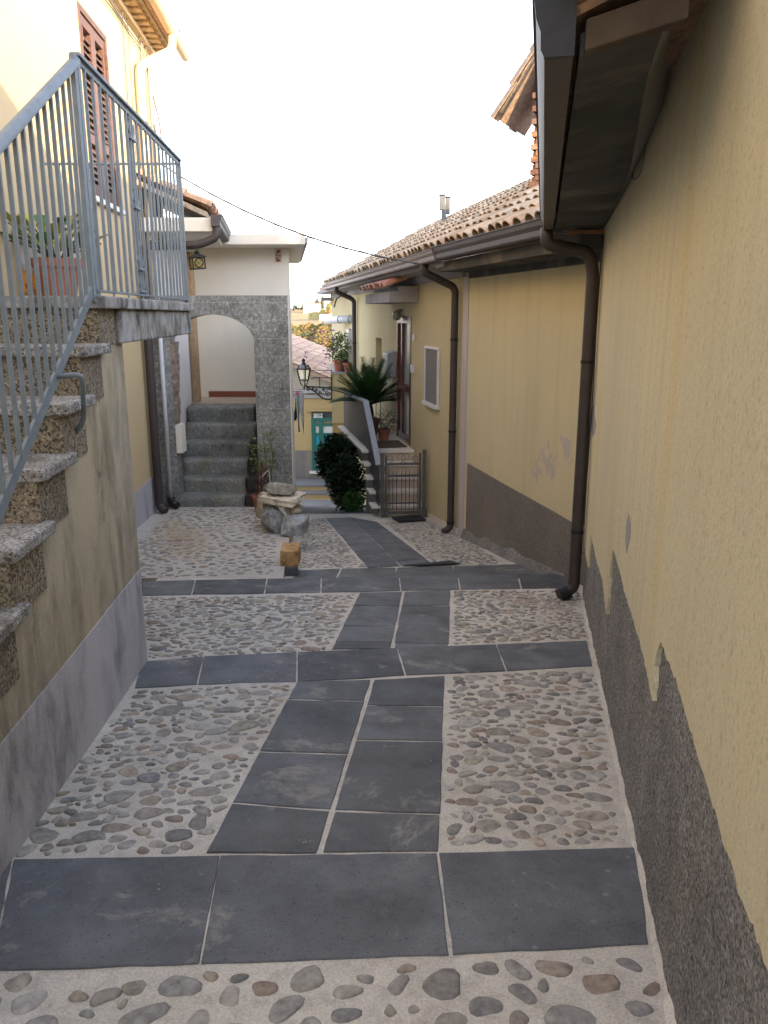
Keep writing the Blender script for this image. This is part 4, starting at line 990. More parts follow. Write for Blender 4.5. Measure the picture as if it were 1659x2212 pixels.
# gate
GL, GR = gB(829, 1122), gB(931, 1114)
yg = 11.06; gz = zb_ + .02
GLp, GRp = WL.p(yg, gz, 0), W3.p(yg, gz, .05)
ux = (GRp - GLp); W_ = ux.length; ux.normalize(); uz = Vector((0, 0, 1))
GT = thing('garden_gate', (GLp + GRp) / 2, 'grey iron gate with spear bars and scroll top at the foot of the entrance steps', 'gate')
def gp(s, z): return GLp + ux * s + uz * z
mb = MB()
for s, h in ((.02, .93), (W_ - .02, .98)): mb.bar(gp(s, -.06), gp(s, h), .05, .05, up=(0, 1, 0))
mb.split('post', M['gate'], GT, bevel=.004)
mb = MB()
for s, h in ((.075, .90), (W_ - .08, .93)): mb.bar(gp(s, .0), gp(s, h), .035, .035, up=(0, 1, 0))
for z in (.06, .60, .77): mb.bar(gp(.075, z), gp(W_ - .08, z + .01), .03, .035)
mb.bar(gp(.075, .20), gp(W_ - .08, .21), .012, .025)
mb.build('frame', M['gate'], GT, bevel=.003)
sb = [(.155, .225, .295), (.39, .46, .53), (.615, .68, .745)]
for g in sb:
    for s in g:
        s = s / .80 * (W_ - .02)
        mb = MB(); mb.tube([gp(s, .105), gp(s, .63), gp(s, .70)], [.0055, .0055, .001], 6); mb.build('bar', M['iron'], GT)
for cx_, fl, r_ in ((.13, 1, .055), (W_ * .44, 1, .075), (W_ * .57, -1, .075), (W_ - .14, -1, .055)):
    mb = MB(); c0 = gp(cx_, .79 + r_ + .006)
    pts = spiral(c0, r_, r_ * .22, -math.pi / 2, -math.pi / 2 + fl * math.pi * 2.6, 30, ux, uz)
    mb.tube(pts, .0045, 6); mb.build('scroll', M['gate'], GT, smooth=True)
# iron fence at the far end of the landing
IF = thing('iron_fence', (WL.p(14.5, LZ, 0) + W3.p(14.5, LZ, 0)) / 2, 'black iron bar fence closing the landing behind the palm', 'fence')
a_, b_ = WL.p(14.45, LZ, -.02), W3.p(14.45, LZ, .02)
mb = MB()
for z in (.52, .80): mb.bar(a_ + uz * z, b_ + uz * z, .02, .025)
mb.split('rail', M['iron'], IF)
for i in range(8):
    p = a_ + (b_ - a_) * (i + .5) / 8; mb = MB(); mb.tube([p, p + uz * .86], .008, 6); mb.build('bar', M['iron'], IF)
# flue on the roof
FL = thing('flue_pipe', at_Y(958, 492, 15.5), 'grey metal twin flue standing on the tiled roof against the sky', 'flue')
p = Vector(FL.location); mb = MB(); mb.tube([p - uz * .5, p + uz * .42], .045, 12); mb.build('pipe', M['steel'], FL, smooth=True)
mb = MB(); mb.box(p + Vector((-.03, 0, .43)), (.10, .12, .24)); mb.box(p + Vector((.075, .03, .38)), (.08, .10, .28)); mb.split('cowl', M['steel'], FL, bevel=.006)
mb = MB(); mb.box(p + Vector((-.03, 0, .565)), (.12, .14, .02)); mb.box(p + Vector((.075, .03, .535)), (.10, .12, .02)); mb.split('cap', M['iron'], FL)
# mats
m0 = [gB(846, 1121), gB(905, 1116), gB(921, 1127), gB(862, 1131)]
mb = MB(); mb.prism([p + Vector((0, 0, .016)) for p in m0], (0, 0, .018)); tag(mb.build('doormat', M['rubber'], bevel=.006), 'black rubber mat lying in front of the iron gate', 'doormat')
mm = [(12.15, .13), (12.15, .83), (12.85, .83), (12.85, .13)]
mb = MB(); mb.prism([WL.p(y_, LZ + .002, -o) for y_, o in ((12.1, .12), (12.1, .62), (12.75, .62), (12.75, .12))], (0, 0, .014)); tag(mb.build('doormat', M['coir'], bevel=.005), 'brown mat on the landing before the glass door', 'doormat')
d0 = [z7(1140, 1590), z7(1545, 1549), z7(1640, 1572), z7(1300, 1590)]
mb = MB(); q = [gB(*p) for p in d0]; mb.prism([p + Vector((0, 0, .012)) for p in q], (0, 0, .012)); tag(mb.build('black_strip', M['rubber'], bevel=.004), 'flat black strip lying across the paving by the plinth', 'strip')  # thin flat black wedge laid across the paving
# ================================================================== HOUSE WITH THE SHUTTERS
H4 = thing('cream_house', (-4.5, 6.5, -.6), 'tall cream house on the left with red-brown shutters, half in sunlight', 'house')
YE = 11.42
wy0, wy1 = 8.05, 9.02; wz0, wz1 = 2.70, 4.36
mb = MB(); wall_open(mb, WH, -2.0, YE, -1.6, 5.1, 5.0, [(wy0, wy1, wz0, wz1, .08)]); mb.build('wall', M['creamhouse'], H4)
mb = MB(); mb.wpoly(WH, [(4.3, -1.2), (9.99, -1.2), (9.99, -.36), (4.3, -.36)], -.01, .010); mb.build('plinth', M['lav'], H4)
mb = MB()
mb.wbox(WH, wy0, wy0 + .06, wz0, wz1, -.075, .01); mb.wbox(WH, wy1 - .06, wy1, wz0, wz1, -.075, .01); mb.wbox(WH, wy0 + .06, wy1 - .06, wz1 - .06, wz1, -.075, .01)
wf = mb.build('window', M['shutter'], H4, bevel=.004)
mb = MB(); mb.wbox(WH, wy0 - .05, wy1 + .12, wz0 - .05, wz0, -.07, .05); mb.build('sill', M['white'], wf, bevel=.004)
mid_ = (wy0 + wy1) / 2
for a, b in ((wy0 + .065, mid_ - .004), (mid_ + .004, wy1 - .065)):
    mb = MB(); z0, z1 = wz0 + .015, wz1 - .065
    mb.wbox(WH, a, a + .065, z0, z1, -.055, -.005); mb.wbox(WH, b - .065, b, z0, z1, -.055, -.005)
    for z in (z0, z1 - .09, z0 + .48): mb.wbox(WH, a + .065, b - .065, z, z + .09, -.054, -.007)
    sh = mb.build('shutter', M['shutter'], wf, bevel=.004)
    mb = MB()
    z = z0 + .10
    while z < z1 - .13:
        if not (z0 + .44 < z < z0 + .57):
            p = [WH.p(a + .065, z, -.048), WH.p(b - .065, z, -.048), WH.p(b - .065, z + .05, -.012), WH.p(a + .065, z + .05, -.012)]
            o_ = Vector((0, 0, -.009)); p = [WH.p(a + .065, z + .055, -.05), WH.p(b - .065, z + .055, -.05), WH.p(b - .065, z, -.012), WH.p(a + .065, z, -.012)]
            mb.hexa([q + o_ for q in p], p)
        z += .062
    mb.build('louvre', M['shutter'], sh)
    mb = MB(); yh = a - .0 if a < mid_ - .1 else b
    for z in (z0 + .25, z1 - .25): mb.wbox(WH, yh - .03 if yh == a else yh - .005, yh + .005 if yh == a else yh + .04, z, z + .12, -.004, .016)
    mb.split('hinge', M['shutter'], sh)
# upper eave
mb = MB(); upE = (-WH.n + Vector((0, 0, .35))).normalized(); alE = Vector((WH.b, 1, 0)).normalized()
for i in range(34):
    Y = 4.6 + i * .205; c = WH.p(Y, 4.90, .0); u = (WH.n + Vector((0, 0, -.10)))
    k = 1.0
    mb.wbox(WH, Y - .055, Y + .055, 4.90, 4.96, -.05, .20, (.55, .40, .22))
mb.split('eave_brick', M['tile'], H4)
mb = MB(); mb.wbox(WH, 4.5, YE + .03, 4.84, 4.899, -.05, .06); mb.wbox(WH, 4.5, YE + .03, 4.961, 5.02, -.05, .24); mb.split('eave_band', M['creamhouse'], H4)
mb = MB(); tile_roof(mb, WH.p(4.5, 5.035, .33), alE, upE, 34, 3, seed=31); roof_slab(mb, WH, 4.5, YE + .05, 5.03, .30, .35, 3.5, 3.0); mb.build('roof_tiles', M['tile'], H4)
mb = MB(); gc = WH.p(0, 4.96, .36)
def ghalf(Y0, Y1, z, off, r, t=.006):
    vs = []; S = 10
    for Y in (Y0, Y1):
        for rr in (r, r - t):
            for k in range(S + 1):
                a = math.pi + math.pi * k / S; p = WH.p(Y, z, off); vs.append(p + WH.n * (math.cos(a) * rr) + Vector((0, 0, math.sin(a) * rr)))
    n1 = S + 1; fs = []
    for k in range(S):
        fs += [(k, k + 1, 2 * n1 + k + 1, 2 * n1 + k), (n1 + k + 1, n1 + k, 3 * n1 + k, 3 * n1 + k + 1), (k, n1 + k, n1 + k + 1, k + 1), (2 * n1 + k, 2 * n1 + k + 1, 3 * n1 + k + 1, 3 * n1 + k)]
    fs += [(0, 2 * n1, 3 * n1, n1), (S, n1 + S, 3 * n1 + S, 2 * n1 + S)]
    mb.add(vs, fs)
    for Y, s in ((Y0, -1), (Y1, 1)):
        ring = [WH.p(Y, z, off) + WH.n * (math.cos(math.pi + math.pi * k / S) * r) + Vector((0, 0, math.sin(math.pi + math.pi * k / S) * r)) for k in range(S + 1)]
        mb.prism(ring, alE * s * .006)
ghalf(4.5, 11.75, 4.98, .38, .075); g4 = mb.build('gutter', M['beigepipe'], H4)
mb = MB(); pts = fillet([WH.p(10.75, 4.93, .38), WH.p(10.72, 4.74, .38), WH.p(10.22, 4.42, .075), WH.p(10.22, 4.2, .07), WH.p(10.22, -.2, .07)], .1, 6); mb.tube(pts, .052, 16); dp = mb.build('downpipe', M['beigepipe'], H4, smooth=True)
mb = MB()
for z in (3.8, 2.6): mb.tube([WH.p(10.22, z, .07), WH.p(10.22, z + .025, .07)], .058, 16)
mb.split('pipe_collar', M['shutter'], dp)
mb = MB()
for k, (oy, r_) in enumerate(((9.75, .008), (9.95, .006), (10.55, .009), (10.75, .006), (10.95, .01))):
    mb.tube(bez([WH.p(oy + .03 * math.sin(k + z * 1.3), z, .025) for z in (4.85, 4.2, 3.6, 3.0, 2.4)], 5), r_, 6)
mb.tube(bez([WH.p(11.0, 4.3, .06), WH.p(11.1, 4.0, .1), WH.p(11.15, 3.75, .1), WH.p(11.05, 3.7, .08), WH.p(10.95, 3.95, .06)], 6), .012, 6)
for z in (4.78, 4.74, 4.70): mb.tube([WH.p(4.6 + .5 * k, z + .012 * math.sin(k * 2.1 + z * 40), .03) for k in range(13)], .008, 6)
mb.split('wall_cable', M['cable'], H4)
# brown and white pipes under the landing
mb = MB(); f0 = WH.px(352, 1112, .08); yb = 9.62; zf_ = zT(yb)
mb.tube(fillet([WH.p(9.98, 2.42, .12), WH.p(yb + .02, 2.32, .08), WH.p(yb, zf_ + .09, .08), WH.p(yb - .05, zf_ + .03, .16)], .09, 6), .052, 16)
brown = mb.build('downpipe', M['pipe'], H4, smooth=True)
mb = MB(); mb.tube([WH.p(9.9, 2.3, .17), WH.p(9.9, zf_ + .12, .17)], .028, 12); wp_ = mb.build('white_downpipe', M['whitepipe'], H4, smooth=True)
mb = MB(); mb.tube(fillet([WH.p(9.9, zf_ + .14, .17), WH.p(9.9, zf_ + .07, .17), WH.p(9.85, zf_ + .035, .26)], .05, 5), .05, 12); mb.build('pipe_shoe', M['iron'], wp_, smooth=True)
# low annex with the sagging tiled roof beside the arch
AX = Vector((-2.06, 10.02, 2.57)); AY = 12.15; hd = Vector((-.14, 1, 0)).normalized(); hn = Vector((hd.y, -hd.x, 0))
a0 = AX.copy(); a1 = AX + hd * 2.1
mb = MB(); l0, l1 = Vector((-2.92, 10.02, 2.57)), Vector((-3.06, 12.1, 2.57)); t = Vector((0, 0, .16))
mb.hexa([a0, a1, l1, l0], [a0 + t, a1 + t, l1 + t, l0 + t]); mb.build('annex_eave', M['cream'], H4, bevel=.01)
mb = MB(); 
upA = (-hn + Vector((0, 0, .44))).normalized()
pl = [a0 + Vector((-.05, 0, .162)), a1 + Vector((-.05, 0, .162))]; pl = [pl[0], pl[1], pl[1] + upA * 1.1, pl[0] + upA * 1.1]; mb.hexa(pl, [p + Vector((0, 0, .06)) for p in pl], (.32, .27, .21))
tile_roof(mb, a0 + Vector((-.02, .02, .24)), hd, upA, 9, 3, seed=41, cols=[(.42, .25, .17), (.46, .3, .2), (.38, .22, .15)])
mb.build('annex_tiles', M['tile'], H4)
mb = MB(); gutter(mb, a0 + Vector((-.0, -.06, .055)), a1 + Vector((0, 0, .055)), hn, .13, .125); ag = mb.build('annex_gutter', M['gutter'], H4)
mb = MB(); mb.tube(fillet([a0 + Vector((.055, .0, .07)), a0 + Vector((.05, -.01, -.07)), a0 + Vector((-.18, -.03, -.16)), WH.p(9.98, 2.40, .14)], .10, 6), .048, 14); mb.build('swan_neck', M['pipe'], ag, smooth=True)
mb = MB(); w_ = Wall(-2.215 + .008, -0.0714 + .006, +1)
mb.prism([Vector((-2.82, 10.27, -1)), Vector((-2.84, 11.80, -1)), Vector((-3.2, 11.8, -1)), Vector((-3.2, 10.27, -1))], (0, 0, 3.5)); mb.build('annex_wall', M['white'], H4)
mb = MB(); 
post = [Vector((-2.89, 11.802, .3)), Vector((-2.83, 11.802, .3)), Vector((-2.76, 12.02, .3)), Vector((-2.89, 12.02, .3))]
mb.prism(post, (0, 0, 2.18)); mb.prism([Vector((-2.825, 11.74, .3)), Vector((-2.75, 11.745, .3)), Vector((-2.74, 11.79, .3)), Vector((-2.82, 11.79, .3))], (0, 0, 2.16)); mb.build('door_casing', M['wood'], H4, bevel=.006)

# ================================================================== OUTSIDE STAIRCASE
SH = thing('outside_staircase', (-1.9, 3.2, -.3), 'outside stone staircase with speckled granite risers against the cream house', 'staircase')
R_ = {0: (1.94, .385), -1: (1.60, .17), -2: (1.26, -.045), 1: (2.28, .60), 2: (2.625, .815), 3: (2.965, 1.03), 4: (3.31, 1.24), 5: (3.655, 1.463), 6: (4.0, 1.685)}
ks = sorted(R_)
poly = [(4.45, -1.2), (4.45, 1.50), (4.0, 1.50), (4.0, 1.61)]
poly = [(4.45, -1.0), (4.45, 1.58), (4.03, 1.58)]
for k in reversed(ks[:-1]):
    nr = R_[k + 1][0]; poly += [(nr + .03, R_[k][1] - .048), (R_[k][0] + .03, R_[k][1] - .048)]
poly += [(R_[-2][0] + .03, -.6)]
mb = MB(); mb.wpoly(WS, poly, -.22, 0.0); mb.build('side_wall', M['stairwall'], SH)
pp_ = [(4.452, -.95), (4.452, .145), (3.2, .172), (2.2, .20), (1.28, .22), (1.28, -.6)]
mb = MB(); mb.wpoly(WS, pp_, -.01, .004); mb.build('plinth', M['stairplinth'], SH)
def cross(mb, y0, y1, z0, z1, o):
    b = [WS.p(y0, z0, o), WS.p(y1, z0, o), WH.p(y1, z0, .003), WH.p(y0, z0, .003)]; t = [WS.p(y0, z1, o), WS.p(y1, z1, o), WH.p(y1, z1, .003), WH.p(y0, z1, .003)]
    mb.hexa(b, t)
mb = MB(); mb.wbox(WS, 4.2, 4.455, -1.0, 1.55, -.9, -.221); mb.build('end_wall', M['stairwall'], SH)
for k in ks[:-1]:
    y0, z = R_[k]; y1 = R_[k + 1][0]
    mb = MB(); cross(mb, y0, y0 + .33, z - .26, z - .05, -.002 if False else .006); st = mb.build('riser', M['terrazzo'], SH)
    mb = MB(); cross(mb, y0 - .035, y1 + .055, z - .048, z, .045); mb.build('tread', M['tread'], SH, bevel=.009)
mb = MB(); cross(mb, 4.0, 4.3, 1.45, 1.628, .006); mb.build('riser', M['terrazzo'], SH)
mb = MB(); cross(mb, 3.96, 6.66, 1.630, 1.69, .055); mb.build('landing_slab', M['mossy'], SH, bevel=.008)
mb = MB(); cross(mb, 4.31, 6.63, 1.45, 1.629, .025); mb.build('landing_beam', M['mossy'], SH, bevel=.01)
# ------------------------------------------------------------------ railing
RL = thing('stair_railing', WS.p(4.0, 1.69), 'blue grey metal railing of square bars round the outside staircase and landing', 'railing')
def zt(Y): return 2.735 - .535 * (4.02 - Y)
def zbt(Y): return 1.70 - .572 * (3.93 - Y)
mb = MB(); mb.tube([WS.p(.9, zt(.9)), WS.p(4.0, zt(4.0))], .024, 12); mb.build('handrail', M['railing'], RL, smooth=True)
mb = MB(); mb.bar(WS.p(.9, zbt(.9)), WS.p(3.95, zbt(3.95)), .012, .05); mb.build('stringer', M['railing'], RL)
bmb = MB(); bmb.bar(Vector((0, 0, 0)), Vector((0, 0, 1)), .019, .019, up=(0, 1, 0)); bmesh_ = None
def baluster(p, z0, z1, w=.0145):
    mb = MB(); mb.bar(Vector((p.x, p.y, z0)), Vector((p.x, p.y, z1)), w, w, up=(-WS.b, 1, 0) if False else (WS.b, 1, 0)); return mb.build('baluster', M['railing'], RL)
Y = 1.0
while Y < 3.93: baluster(WS.p(Y, 0), zbt(Y) - .0, zt(Y) - .01); Y += .0925
for y_ in (3.965, 4.02): 
    mb = MB(); mb.bar(WS.p(y_, 1.66), WS.p(y_, 2.74), .022, .045, up=(WS.b, 1, 0)); mb.split('post', M['railing'], RL)
mb = MB(); mb.bar(WS.p(4.0, 2.755), WS.p(6.62, 2.765), .045, .014); mb.bar(WS.p(4.0, 2.735), WS.p(6.62, 2.745), .012, .03); mb.build('top_rail', M['railing'], RL)
mb = MB(); mb.bar(WS.p(4.0, 1.715), WS.p(6.62, 1.72), .035, .010); mb.build('bottom_rail', M['railing'], RL)
ys_l = [4.13 + .132 * i for i in range(19)]
for y_ in ys_l:
    if abs(y_ - 5.05) < .1: continue
    baluster(WS.p(y_, 0), 1.715, 2.735)
mb = MB(); mb.bar(WS.p(6.62, 1.69), WS.p(6.62, 2.77), .03, .03, up=(0, 1, 0)); mb.split('post', M['railing'], RL)
fa, fb = WS.p(6.62, 2.74), WH.p(6.62, 2.74, .03)
mb = MB(); mb.bar(fa, fb, .035, .014); mb.bar(Vector((fa.x, fa.y, 1.72)), Vector((fb.x, fb.y, 1.72)), .035, .010); mb.build('end_rail', M['railing'], RL)
for i in range(1, 9): p = fa + (fb - fa) * i / 9; baluster(p, 1.72, 2.735)
mb = MB()   # ornamental pair of bars with scrolls
for y_ in (5.0, 5.055): mb.bar(WS.p(y_, 1.715), WS.p(y_, 2.735), .016, .016, up=(WS.b, 1, 0))
uy = Vector((WS.b, 1, 0)).normalized(); uz = Vector((0, 0, 1))
for zc in (2.66, 2.28, 1.93, 1.80):
    for s in (-1, 1):
        c0 = WS.p(5.028 + s * .045, zc); mb.tube(spiral(c0, .045, .012, -math.pi / 2 * s, -math.pi / 2 * s + s * 5.5, 22, uy, uz), .006, 6)
    mb.bar(WS.p(4.96, zc - .06), WS.p(5.10, zc - .06), .03, .014)
for s in (-1, 1): mb.tube(bez([WS.p(5.028 + s * .02, 2.24), WS.p(5.028 + s * .05, 2.16), WS.p(5.028 + s * .03, 2.05), WS.p(5.028 + s * .012, 2.0)], 5), .006, 6)
mb.build('ornament', M['railing'], RL)
mb = MB(); y0 = 3.35
for yq in (3.32, 2.0):
    zq = zbt(yq); mb.tube(fillet([WS.p(yq, zq, 0), WS.p(yq + .02, zq + .01, .10), WS.p(yq + .16, zq - .20, .05), WS.p(yq + .19, zq - .27, -.01)], .04, 5), .011, 8)
mb.split('wall_bracket', M['railing'], RL, smooth=True)

# ================================================================== ARCH, STONE STEPS, CREAM BUILDING
AR = thing('stone_archway', (-2.1, 10.1, zT(10.0)), 'grey chipped stone archway with a low rounded opening over the stone steps', 'archway')
AYF, AYB = 10.0, 10.26; zt0 = 1.83; xL, xR, xi0, xi1 = -2.93, -1.18, -2.655, -1.61
zb0 = zT(10.0) - .25
ac = Vector((-2.13, 0, 1.26)); rx, rz = .525, .345
arcp = [(ac.x - rx * math.cos(math.pi * i / 28), ac.z + rz * math.sin(math.pi * i / 28)) for i in range(29)]
outer = [(xL, zb0), (xL, zt0), (xR, zt0), (xR, zb0), (xi1, zb0)] 
hole = [(xi1 + .0, zb0)] + [(x, z) for x, z in reversed(arcp)] + [(xi0, zb0)]
prof_ = [(xL, zb0), (xL, zt0), (xR, zt0), (xR, zb0), (xi1, zb0), (xi1, ac.z)] + [(x, z) for x, z in reversed(arcp)] + [(xi0, ac.z), (xi0, zb0)]
def arch_mesh(y0, y1):
    mb = MB(); vs = []; top = [(xL + (xR - xL) * i / 28, zt0) for i in range(29)]
    def Q(a, b, c, d):
        for y in (y0, y1): mb.add([(p[0], y, p[1]) for p in (a, b, c, d)], [(0, 1, 2, 3)])
    for i in range(28):
        t0 = xL + (xR - xL) * 0; a, b = arcp[i], arcp[i + 1]; Q(a, b, (b[0], zt0), (a[0], zt0))
    x0a, x1a = arcp[0][0], arcp[-1][0]
    for x0_, x1_ in ((xL, x0a), (x1a, xR)):
        Q((x0_, ac.z), (x1_, ac.z), (x1_, zt0), (x0_, zt0)); 
    Q((xL, zb0), (xi0, zb0), (xi0, ac.z), (xL, ac.z)); Q((xi1, zb0), (xR, zb0), (xR, ac.z), (xi1, ac.z))
    if x0a > xi0: pass
    loop = [(xi1, zb0), (xi1, ac.z), (x1a, ac.z)] + list(reversed(arcp)) + [(x0a, ac.z), (xi0, ac.z), (xi0, zb0)]
    for i in range(len(loop) - 1):
        a, b = loop[i], loop[i + 1]
        if (Vector(a) - Vector(b)).length > 1e-5: mb.add([(a[0], y0, a[1]), (b[0], y0, b[1]), (b[0], y1, b[1]), (a[0], y1, a[1])], [(0, 1, 2, 3)])
    for a, b in (((xL, zb0), (xL, zt0)), ((xL, zt0), (xR, zt0)), ((xR, zt0), (xR, zb0))): mb.add([(a[0], y0, a[1]), (b[0], y0, b[1]), (b[0], y1, b[1]), (a[0], y1, a[1])], [(0, 1, 2, 3)])
    return mb
arch_mesh(AYF, AYB).build('stone_cladding', M['clad'], AR, recalc=True)
mb = MB(); mb.wbox(Wall(0, 0, 1), 0, 0, 0, 0, 0, 0) if False else None
vsL = []; nb = 26      # broken brick edge on the left jamb
for i in range(nb + 1):
    z = .245 + (1.27 - .245) * i / nb; w = .045 + .045 * (i / nb) + .020 * mnoise.noise(Vector((z * 9, 3, 0))) + .012 * mnoise.noise(Vector((z * 31, 3, 0)))
    vsL.append((xi0 - .03, z, w))
mb.prism([Vector((x, AYF + .03, z)) for x, z, w in vsL] + [Vector((x + w, AYF + .03, z)) for x, z, w in reversed(vsL)], (0, .20, 0)); mb.build('brick_jamb', M['xbrick'], AR)
mb = MB(); mb.box((xi0 + .035, AYF + .12, .06), (.085, .2, .36)); mb.box((xi1 + .006, AYF + .135, .2), (.02, .245, 2.1)); mb.box((xR - .004, AYF + .13, .5), (.03, .25, 2.65)); mb.split('mortar_edge', M['cream'], AR)
SS = thing('stone_steps', (-2.15, 10.6, zT(10.0)), 'rough grey stone steps rising through the archway to a beige landing', 'steps')
sz = [-.687, -.50, -.297, -.085, .122, .335]
for k, z in enumerate(sz):
    y0 = 10.04 + .25 * k; xl_ = [-2.72, -2.72, -2.74, -2.78, -2.81, -2.80][k]; xr_ = [-1.82, -1.84, -1.85, -1.86, -1.80, -1.86][k]
    mb = MB(); zl = (zT(10) - .3) if k == 0 else sz[k - 1] - .06
    bm = bmesh.new(); bmesh.ops.create_cube(bm, size=1.0); bmesh.ops.subdivide_edges(bm, edges=bm.edges[:], cuts=9, use_grid_fill=True)
    cx_, cy_, cz_ = (xl_ + xr_) / 2, y0 + .20, (zl + z) / 2; vs = []
    for v in bm.verts:
        p = Vector((cx_ + v.co.x * (xr_ - xl_), cy_ + v.co.y * .42, cz_ + v.co.z * (z - zl))); q = p * 6 + Vector((k * 5, 0, 0))
        e = abs(v.co.y) > .49 or abs(v.co.z) > .49 or abs(v.co.x) > .49
        d = Vector((mnoise.noise(q), mnoise.noise(q + Vector((9, 2, 5))), mnoise.noise(q + Vector((4, 7, 1))) * .5)) * .016
        if v.co.y < -.49 and v.co.z > .49: d += Vector((0, .014, -.014))
        vs.append(p + d)
    mb.add(vs, [tuple(v.index for v in f.verts) for f in bm.faces]); bm.free()
    mb.build('step', M['hewn'], SS, smooth=True)
    mb = MB(); mb.box(((xr_ + .012 + xi1 + .03) / 2, y0 + .235, (zT(10) - .3 + z - .015 + (.02 if k < 5 else .01)) / 2), (xi1 + .03 - xr_ - .012, .46, z - .015 - zT(10) + .3)); mb.build('shadow_filler', M['gapshadow'], SS, bevel=.012)  # dark blocks fill the hollow right of the steps, painting its shadow
mb = MB(); mb.hexa([Vector((-2.97, 11.66, -.5)), Vector((-1.45, 11.66, -.5)), Vector((-1.5, 12.64, -.5)), Vector((-2.97, 12.64, -.5))], [Vector((-2.97, 11.66, .337)), Vector((-1.45, 11.66, .337)), Vector((-1.5, 12.64, .337)), Vector((-2.97, 12.64, .337))]); mb.build('landing', M['beigefloor'], SS)

CB = thing('cream_building', (-2.2, 14.0, -1.0), 'cream flat-roofed building behind the stone archway', 'building')
sd = Vector((-.113, 1, 0)); c0 = Vector((xR, 10.262, 0)); CYB = 12.62
def sdp(Y, z, off=0.0): return Vector((xR - .113 * (Y - 10.26) + off, Y, z))
mb = MB()
cz0w = at_Y(560, 528, CYB - .60).z + .01
mb.hexa([sdp(CYB, -4), sdp(16.2, -4), Vector((-6, 16.2, -4)), Vector((-6, CYB, -4))], [sdp(CYB, cz0w), sdp(16.2, cz0w), Vector((-6, 16.2, cz0w)), Vector((-6, CYB, cz0w))])
mb.build('wall', M['cream'], CB)
mb = MB(); mb.hexa([sdp(10.262, -1.6), sdp(CYB - .002, -2), sdp(CYB - .002, -2, -.2), sdp(10.262, -1.6, -.2)], [sdp(10.262, 1.80), sdp(CYB - .002, 1.80), sdp(CYB - .002, 1.80, -.2), sdp(10.262, 1.80, -.2)]); mb.build('side_wall', M['cream'], CB)
mb = MB(); f_ = CYB - .60; cz1 = at_Y(560, 505, f_).z; cz0 = at_Y(560, 528, f_).z
f_ = CYB - .60; mb.hexa([Vector((-6, f_, cz0)), sdp(f_, cz0, .24), sdp(16.4, cz0, .20), Vector((-6, 16.4, cz0))], [Vector((-6, f_, cz1)), sdp(f_, cz1, .24), sdp(16.4, cz1, .20), Vector((-6, 16.4, cz1))]); mb.build('cornice', M['cream'], CB, bevel=.008)
mb = MB(); mb.hexa([sdp(f_ + .1, cz0 + .03, .245), sdp(16.4, cz0 + .03, .205), sdp(16.4, cz0 + .03, .24), sdp(f_ + .1, cz0 + .03, .28)], [sdp(f_ + .1, cz1 - .04, .245), sdp(16.4, cz1 - .04, .205), sdp(16.4, cz1 - .04, .25), sdp(f_ + .1, cz1 - .04, .29)]); mb.build('gutter', M['greyplaster'], CB)
mb = MB(); x0_ = at_Y(451, 855, CYB).x; mb.box(((x0_ + sdp(CYB, 0).x) / 2, CYB - .008, .337 + .045), (sdp(CYB, 0).x - x0_ - .01, .014, .088)); mb.build('skirting', M['redtile'], CB)
mb = MB(); pc = at_Y(601, 552, CYB - .01); mb.box(pc, (.10, .018, .19)); pq = mb.build('ceramic_plaque', M['riser'], CB, bevel=.004)
mb = MB(); rq = random.Random(3)
for i in range(9): mb.box(pc + Vector((rq.uniform(-.035, .035), -.010, rq.uniform(-.08, .08))), (rq.uniform(.015, .035), .004, rq.uniform(.02, .04)))
mb.build('plaque_relief', M['redtile'], pq)
# ================================================================== lantern on the annex
LN = thing('hanging_lantern', at_Y(426, 535, 9.92), 'small black iron lantern with amber glass hanging above the archway', 'lantern')
lp = at_Y(425, 547, 9.80); s = 9.92 / ray(425, 545).y / F_PX
mb = MB(); mb.tube(bez([WH.p(9.95, lp.z + .085, .03), lp + Vector((-.12, 0, .075)), lp + Vector((-.02, 0, .085)), lp + Vector((.012, 0, .06)), lp + Vector((.012, 0, .0))], 6), .006, 8); mb.build('hook', M['iron'], LN)
b0 = lp + Vector((0, 0, -.105)); Rz = Matrix.Rotation(.5, 3, 'Z') @ Matrix.Rotation(math.radians(-4), 3, 'Y')
def lq(x, y, z): return b0 + Rz @ Vector((x, y, z))
mb = MB(); h = .072
for sx_ in (-1, 1):
    for sy_ in (-1, 1): mb.bar(lq(sx_ * h, sy_ * h, -.075), lq(sx_ * h, sy_ * h, .06), .012, .012, up=(0, 1, 0))
for z in (-.07, .058):
    for a, b in (((-h, -h), (h, -h)), ((h, -h), (h, h)), ((h, h), (-h, h)), ((-h, h), (-h, -h))): mb.bar(lq(*a, z), lq(*b, z), .014, .016)
mb.hexa([lq(-h, -h, -.078), lq(h, -h, -.078), lq(h, h, -.078), lq(-h, h, -.078)], [lq(-h, -h, -.074), lq(h, -h, -.074), lq(h, h, -.074), lq(-h, h, -.074)])
for a, b in (((-h, -h), (h, -h)), ((h, -h), (h, h))):      # fretwork ring on each visible pane
    A_, B_ = lq(*a, -.006), lq(*b, -.006); c_ = (A_ + B_) / 2; u_ = (B_ - A_).normalized(); n_ = u_.cross(uz)
    mb.tube(arc(c_ + n_ * .002, .05, 0, math.pi * 2, 16, u_, uz), .007, 6)
    for t_ in (.7, 2.3): mb.bar(c_ + u_ * .05 * math.cos(t_) + uz * .05 * math.sin(t_), c_ - u_ * .05 * math.cos(t_) - uz * .05 * math.sin(t_), .004, .004)
mb.build('cage', M['iron'], LN)
mb = MB(); e = h - .006
for a, b in (((-e, -e), (e, -e)), ((e, -e), (e, e)), ((e, e), (-e, e)), ((-e, e), (-e, -e))): mb.quad(lq(*a, -.07), lq(*b, -.07), lq(*b, .055), lq(*a, .055))
